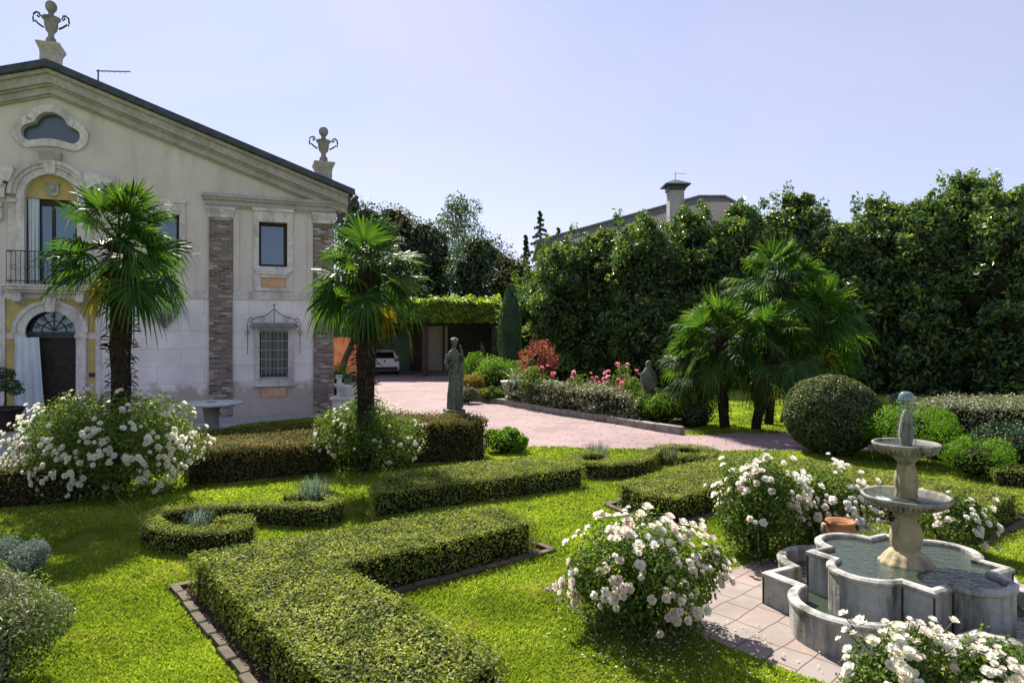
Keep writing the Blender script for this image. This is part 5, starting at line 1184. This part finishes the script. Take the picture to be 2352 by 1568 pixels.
x,y=at(797,36); tr=empty('vine_tree',(x,y,0),'gnarled dark vine trunk climbing the pergola beside the salmon wall','vine'); m=MB(); m.tube([(-.4,0,0),(-.1,0,1.2),(.3,.1,2.2),(.2,.3,3.6)],[.22,.17,.14,.1],8); m.tube([(.2,.1,1.9),(.9,0,2.6),(1.2,.2,3.4)],[.12,.09,.06],6); m.build('trunk',M['bark'],tr); m=MB(); clump(m,(.3,.2,3.3),.8,500,.2,.7,.7); m.build('crown',M['dark_tree'],tr)
# car, rear three-quarter view
M['car']=plain('white_car_paint',(.8,.81,.84),.25,.6,var=.02,bump=0); M['glass']=pane_mat('car_glass',(.01,.012,.015)); M['rubber']=plain('tyre_rubber',(.02,.02,.02),.8,.2,bump=0); M['lamp']=plain('tail_lamp',(.28,.02,.025),.2,.6,bump=0); M['plate']=plain('number_plate',(.7,.7,.66),.4,.3,bump=0,var=.05); M['dark_plastic']=plain('dark_plastic',(.025,.025,.028),.6,.3,bump=0)
cx,cy=at(884,41.3)
car=empty('parked_car',(cx,cy,0),'white hatchback parked under the pergola seen from behind','car',rz=rad(15))
def sect(y,w,zb_,zs,zr_,wr): # section outline at length y
    return [(-w,y,zb_),(w,y,zb_),(w*1.02,y,zs*.75),(w*.98,y,zs),(wr,y,zr_-.06),(wr*.8,y,zr_),(-wr*.8,y,zr_),(-wr,y,zr_-.06),(-w*.98,y,zs),(-w*1.02,y,zs*.75)]
m=MB(); m.loft([sect(0.0,.78,.38,.82,.86,.7),sect(.08,.86,.26,.92,1.02,.72),sect(.35,.9,.22,.95,1.40,.66),sect(.75,.91,.22,.95,1.52,.66),sect(1.6,.91,.22,.93,1.55,.67),sect(2.3,.91,.22,.92,1.46,.65),sect(3.0,.9,.22,.9,1.0,.7),sect(3.9,.86,.24,.78,.82,.66),sect(4.2,.74,.32,.66,.68,.58)],smooth=False); m.build('body',M['car'],car)
m=MB(); m.add([(-.6,.06,1.03),(.6,.06,1.03),(.53,.325,1.4),(-.53,.325,1.4)],[(0,1,2,3)]); m.add([(-.6,.04,1.03),(.6,.04,1.03),(.53,.305,1.4),(-.53,.305,1.4)],[(0,1,2,3)]); m.build('rear_window',M['glass'],car)
for s_ in (1,-1):
    m=MB(); m.add([(s_*.905,.5,1.0),(s_*.905,2.75,.98),(s_*.69,2.2,1.42),(s_*.69,.8,1.46)],[(0,1,2,3)]); m.build('side_window',M['glass'],car)
    m=MB(); m.bbox(s_*.72-.14,s_*.72+.14,-.03,.12,.82,1.0,.03); m.build('tail_light',M['lamp'],car)
    m=MB(); m.bbox(s_*1.0-.09,s_*1.0+.09,2.35,2.5,.98,1.12,.03); m.build('mirror',M['car'],car)
    for yy in (.75,3.35):
        wv=MB(); wv.lathe([(.2,-.1),(.3,-.1),(.325,-.07),(.325,.07),(.3,.1),(.2,.1)],n=20); o=wv.build('wheel',M['rubber'],car); o.location=(s_*.82,yy,.325); o.rotation_euler=(0,rad(90),0)
        q=MB(); q.lathe([(.001,-.09),(.2,-.095),(.2,.095),(.001,.09)],n=16); q.build('rim',M['white_metal'],o)
m=MB(); m.bbox(-.78,.78,-.07,.1,.3,.5,.03); m.build('bumper',M['dark_plastic'],car); m=MB(); m.bbox(-.26,.26,-.035,.02,.6,.71,.005); m.build('number_plate',M['plate'],car); m=MB(); m.tube([(0,-.02,.86),(0,.03,.86)],.06,14); m.build('badge',M['dark_plastic'],car)

# ------------------------------------------------------------------ far house
fh = empty('far_house', (0,0,0), 'distant house with grey tiled hipped roof above the magnolias', 'house')
Yf=62; ex,ez=AT(1232,556,Yf)[0],AT(0,556,Yf)[2]; rx_,rz_=AT(1612,448,Yf+6)[0],AT(0,448,Yf+6)[2]; r2=AT(1672,455,Yf+6)[0]
x1=r2+5.5
m=MB(); e0=[(ex,Yf,ez),(x1,Yf,ez),(x1,Yf+14,ez),(ex,Yf+14,ez)]; R1,R2=(rx_,Yf+7,rz_),(r2,Yf+7,rz_)
V=e0+[R1,R2]+[(a,b,c-.25) for a,b,c in e0]
m.add(V,[(0,1,5,4),(1,2,5),(2,3,4,5),(3,0,4),(0,6,7,1),(1,7,8,2),(2,8,9,3),(3,9,6,0),(9,8,7,6)]); rf=m.build('roof',M['tile'],fh)
hp=MB()
for a,b in ((e0[0],R1),(e0[1],R2),(R1,R2)): hp.tube([tuple(Vector(a)+Vector((0,0,.05))),tuple(Vector(b)+Vector((0,0,.05)))],.18,6)
hp.build('ridge_tile',M['tile'],rf)
m=MB(); m.box(ex+.9,x1-.9,Yf+.9,Yf+13,0,ez-.26); m.build('wall',M['garage_door'],fh)
cxx=AT(1551,0,Yf+2)[0]; k=(Yf+2)/FPX; zc0,zc1=AT(0,520,Yf+2)[2],AT(0,440,Yf+2)[2]
m=MB(); w_=16.5*k; m.box(cxx-w_,cxx+w_,Yf+2-w_,Yf+2+w_,zc0-1.5,zc1); ch=m.build('chimney',M['chimney'],rf)
m=MB(); m.box(cxx-w_*1.15,cxx+w_*1.15,Yf+2-w_*1.15,Yf+2+w_*1.15,zc1+.001,zc1+.45); z1=zc1+.451; a=w_*1.75
m.loft([[(cxx-a,Yf+2-a,z1),(cxx+a,Yf+2-a,z1),(cxx+a,Yf+2+a,z1),(cxx-a,Yf+2+a,z1)],[(cxx-a,Yf+2-a,z1+.1),(cxx+a,Yf+2-a,z1+.1),(cxx+a,Yf+2+a,z1+.1),(cxx-a,Yf+2+a,z1+.1)],[(cxx-.2,Yf+1.8,z1+.62),(cxx+.2,Yf+1.8,z1+.62),(cxx+.2,Yf+2.2,z1+.62),(cxx-.2,Yf+2.2,z1+.62)]]); m.build('chimney_cap',M['roof_edge'],rf)
an=MB(); an.tube([(0,0,0),(0,0,.75)],.03,6); an.tube([(-.1,0,.7),(1.1,0,.62)],.022,5); tag(an.build('antenna',M['rust_iron'],None,(cxx,Yf+2,z1+.6)),'thin metal aerial on the far chimney','antenna')
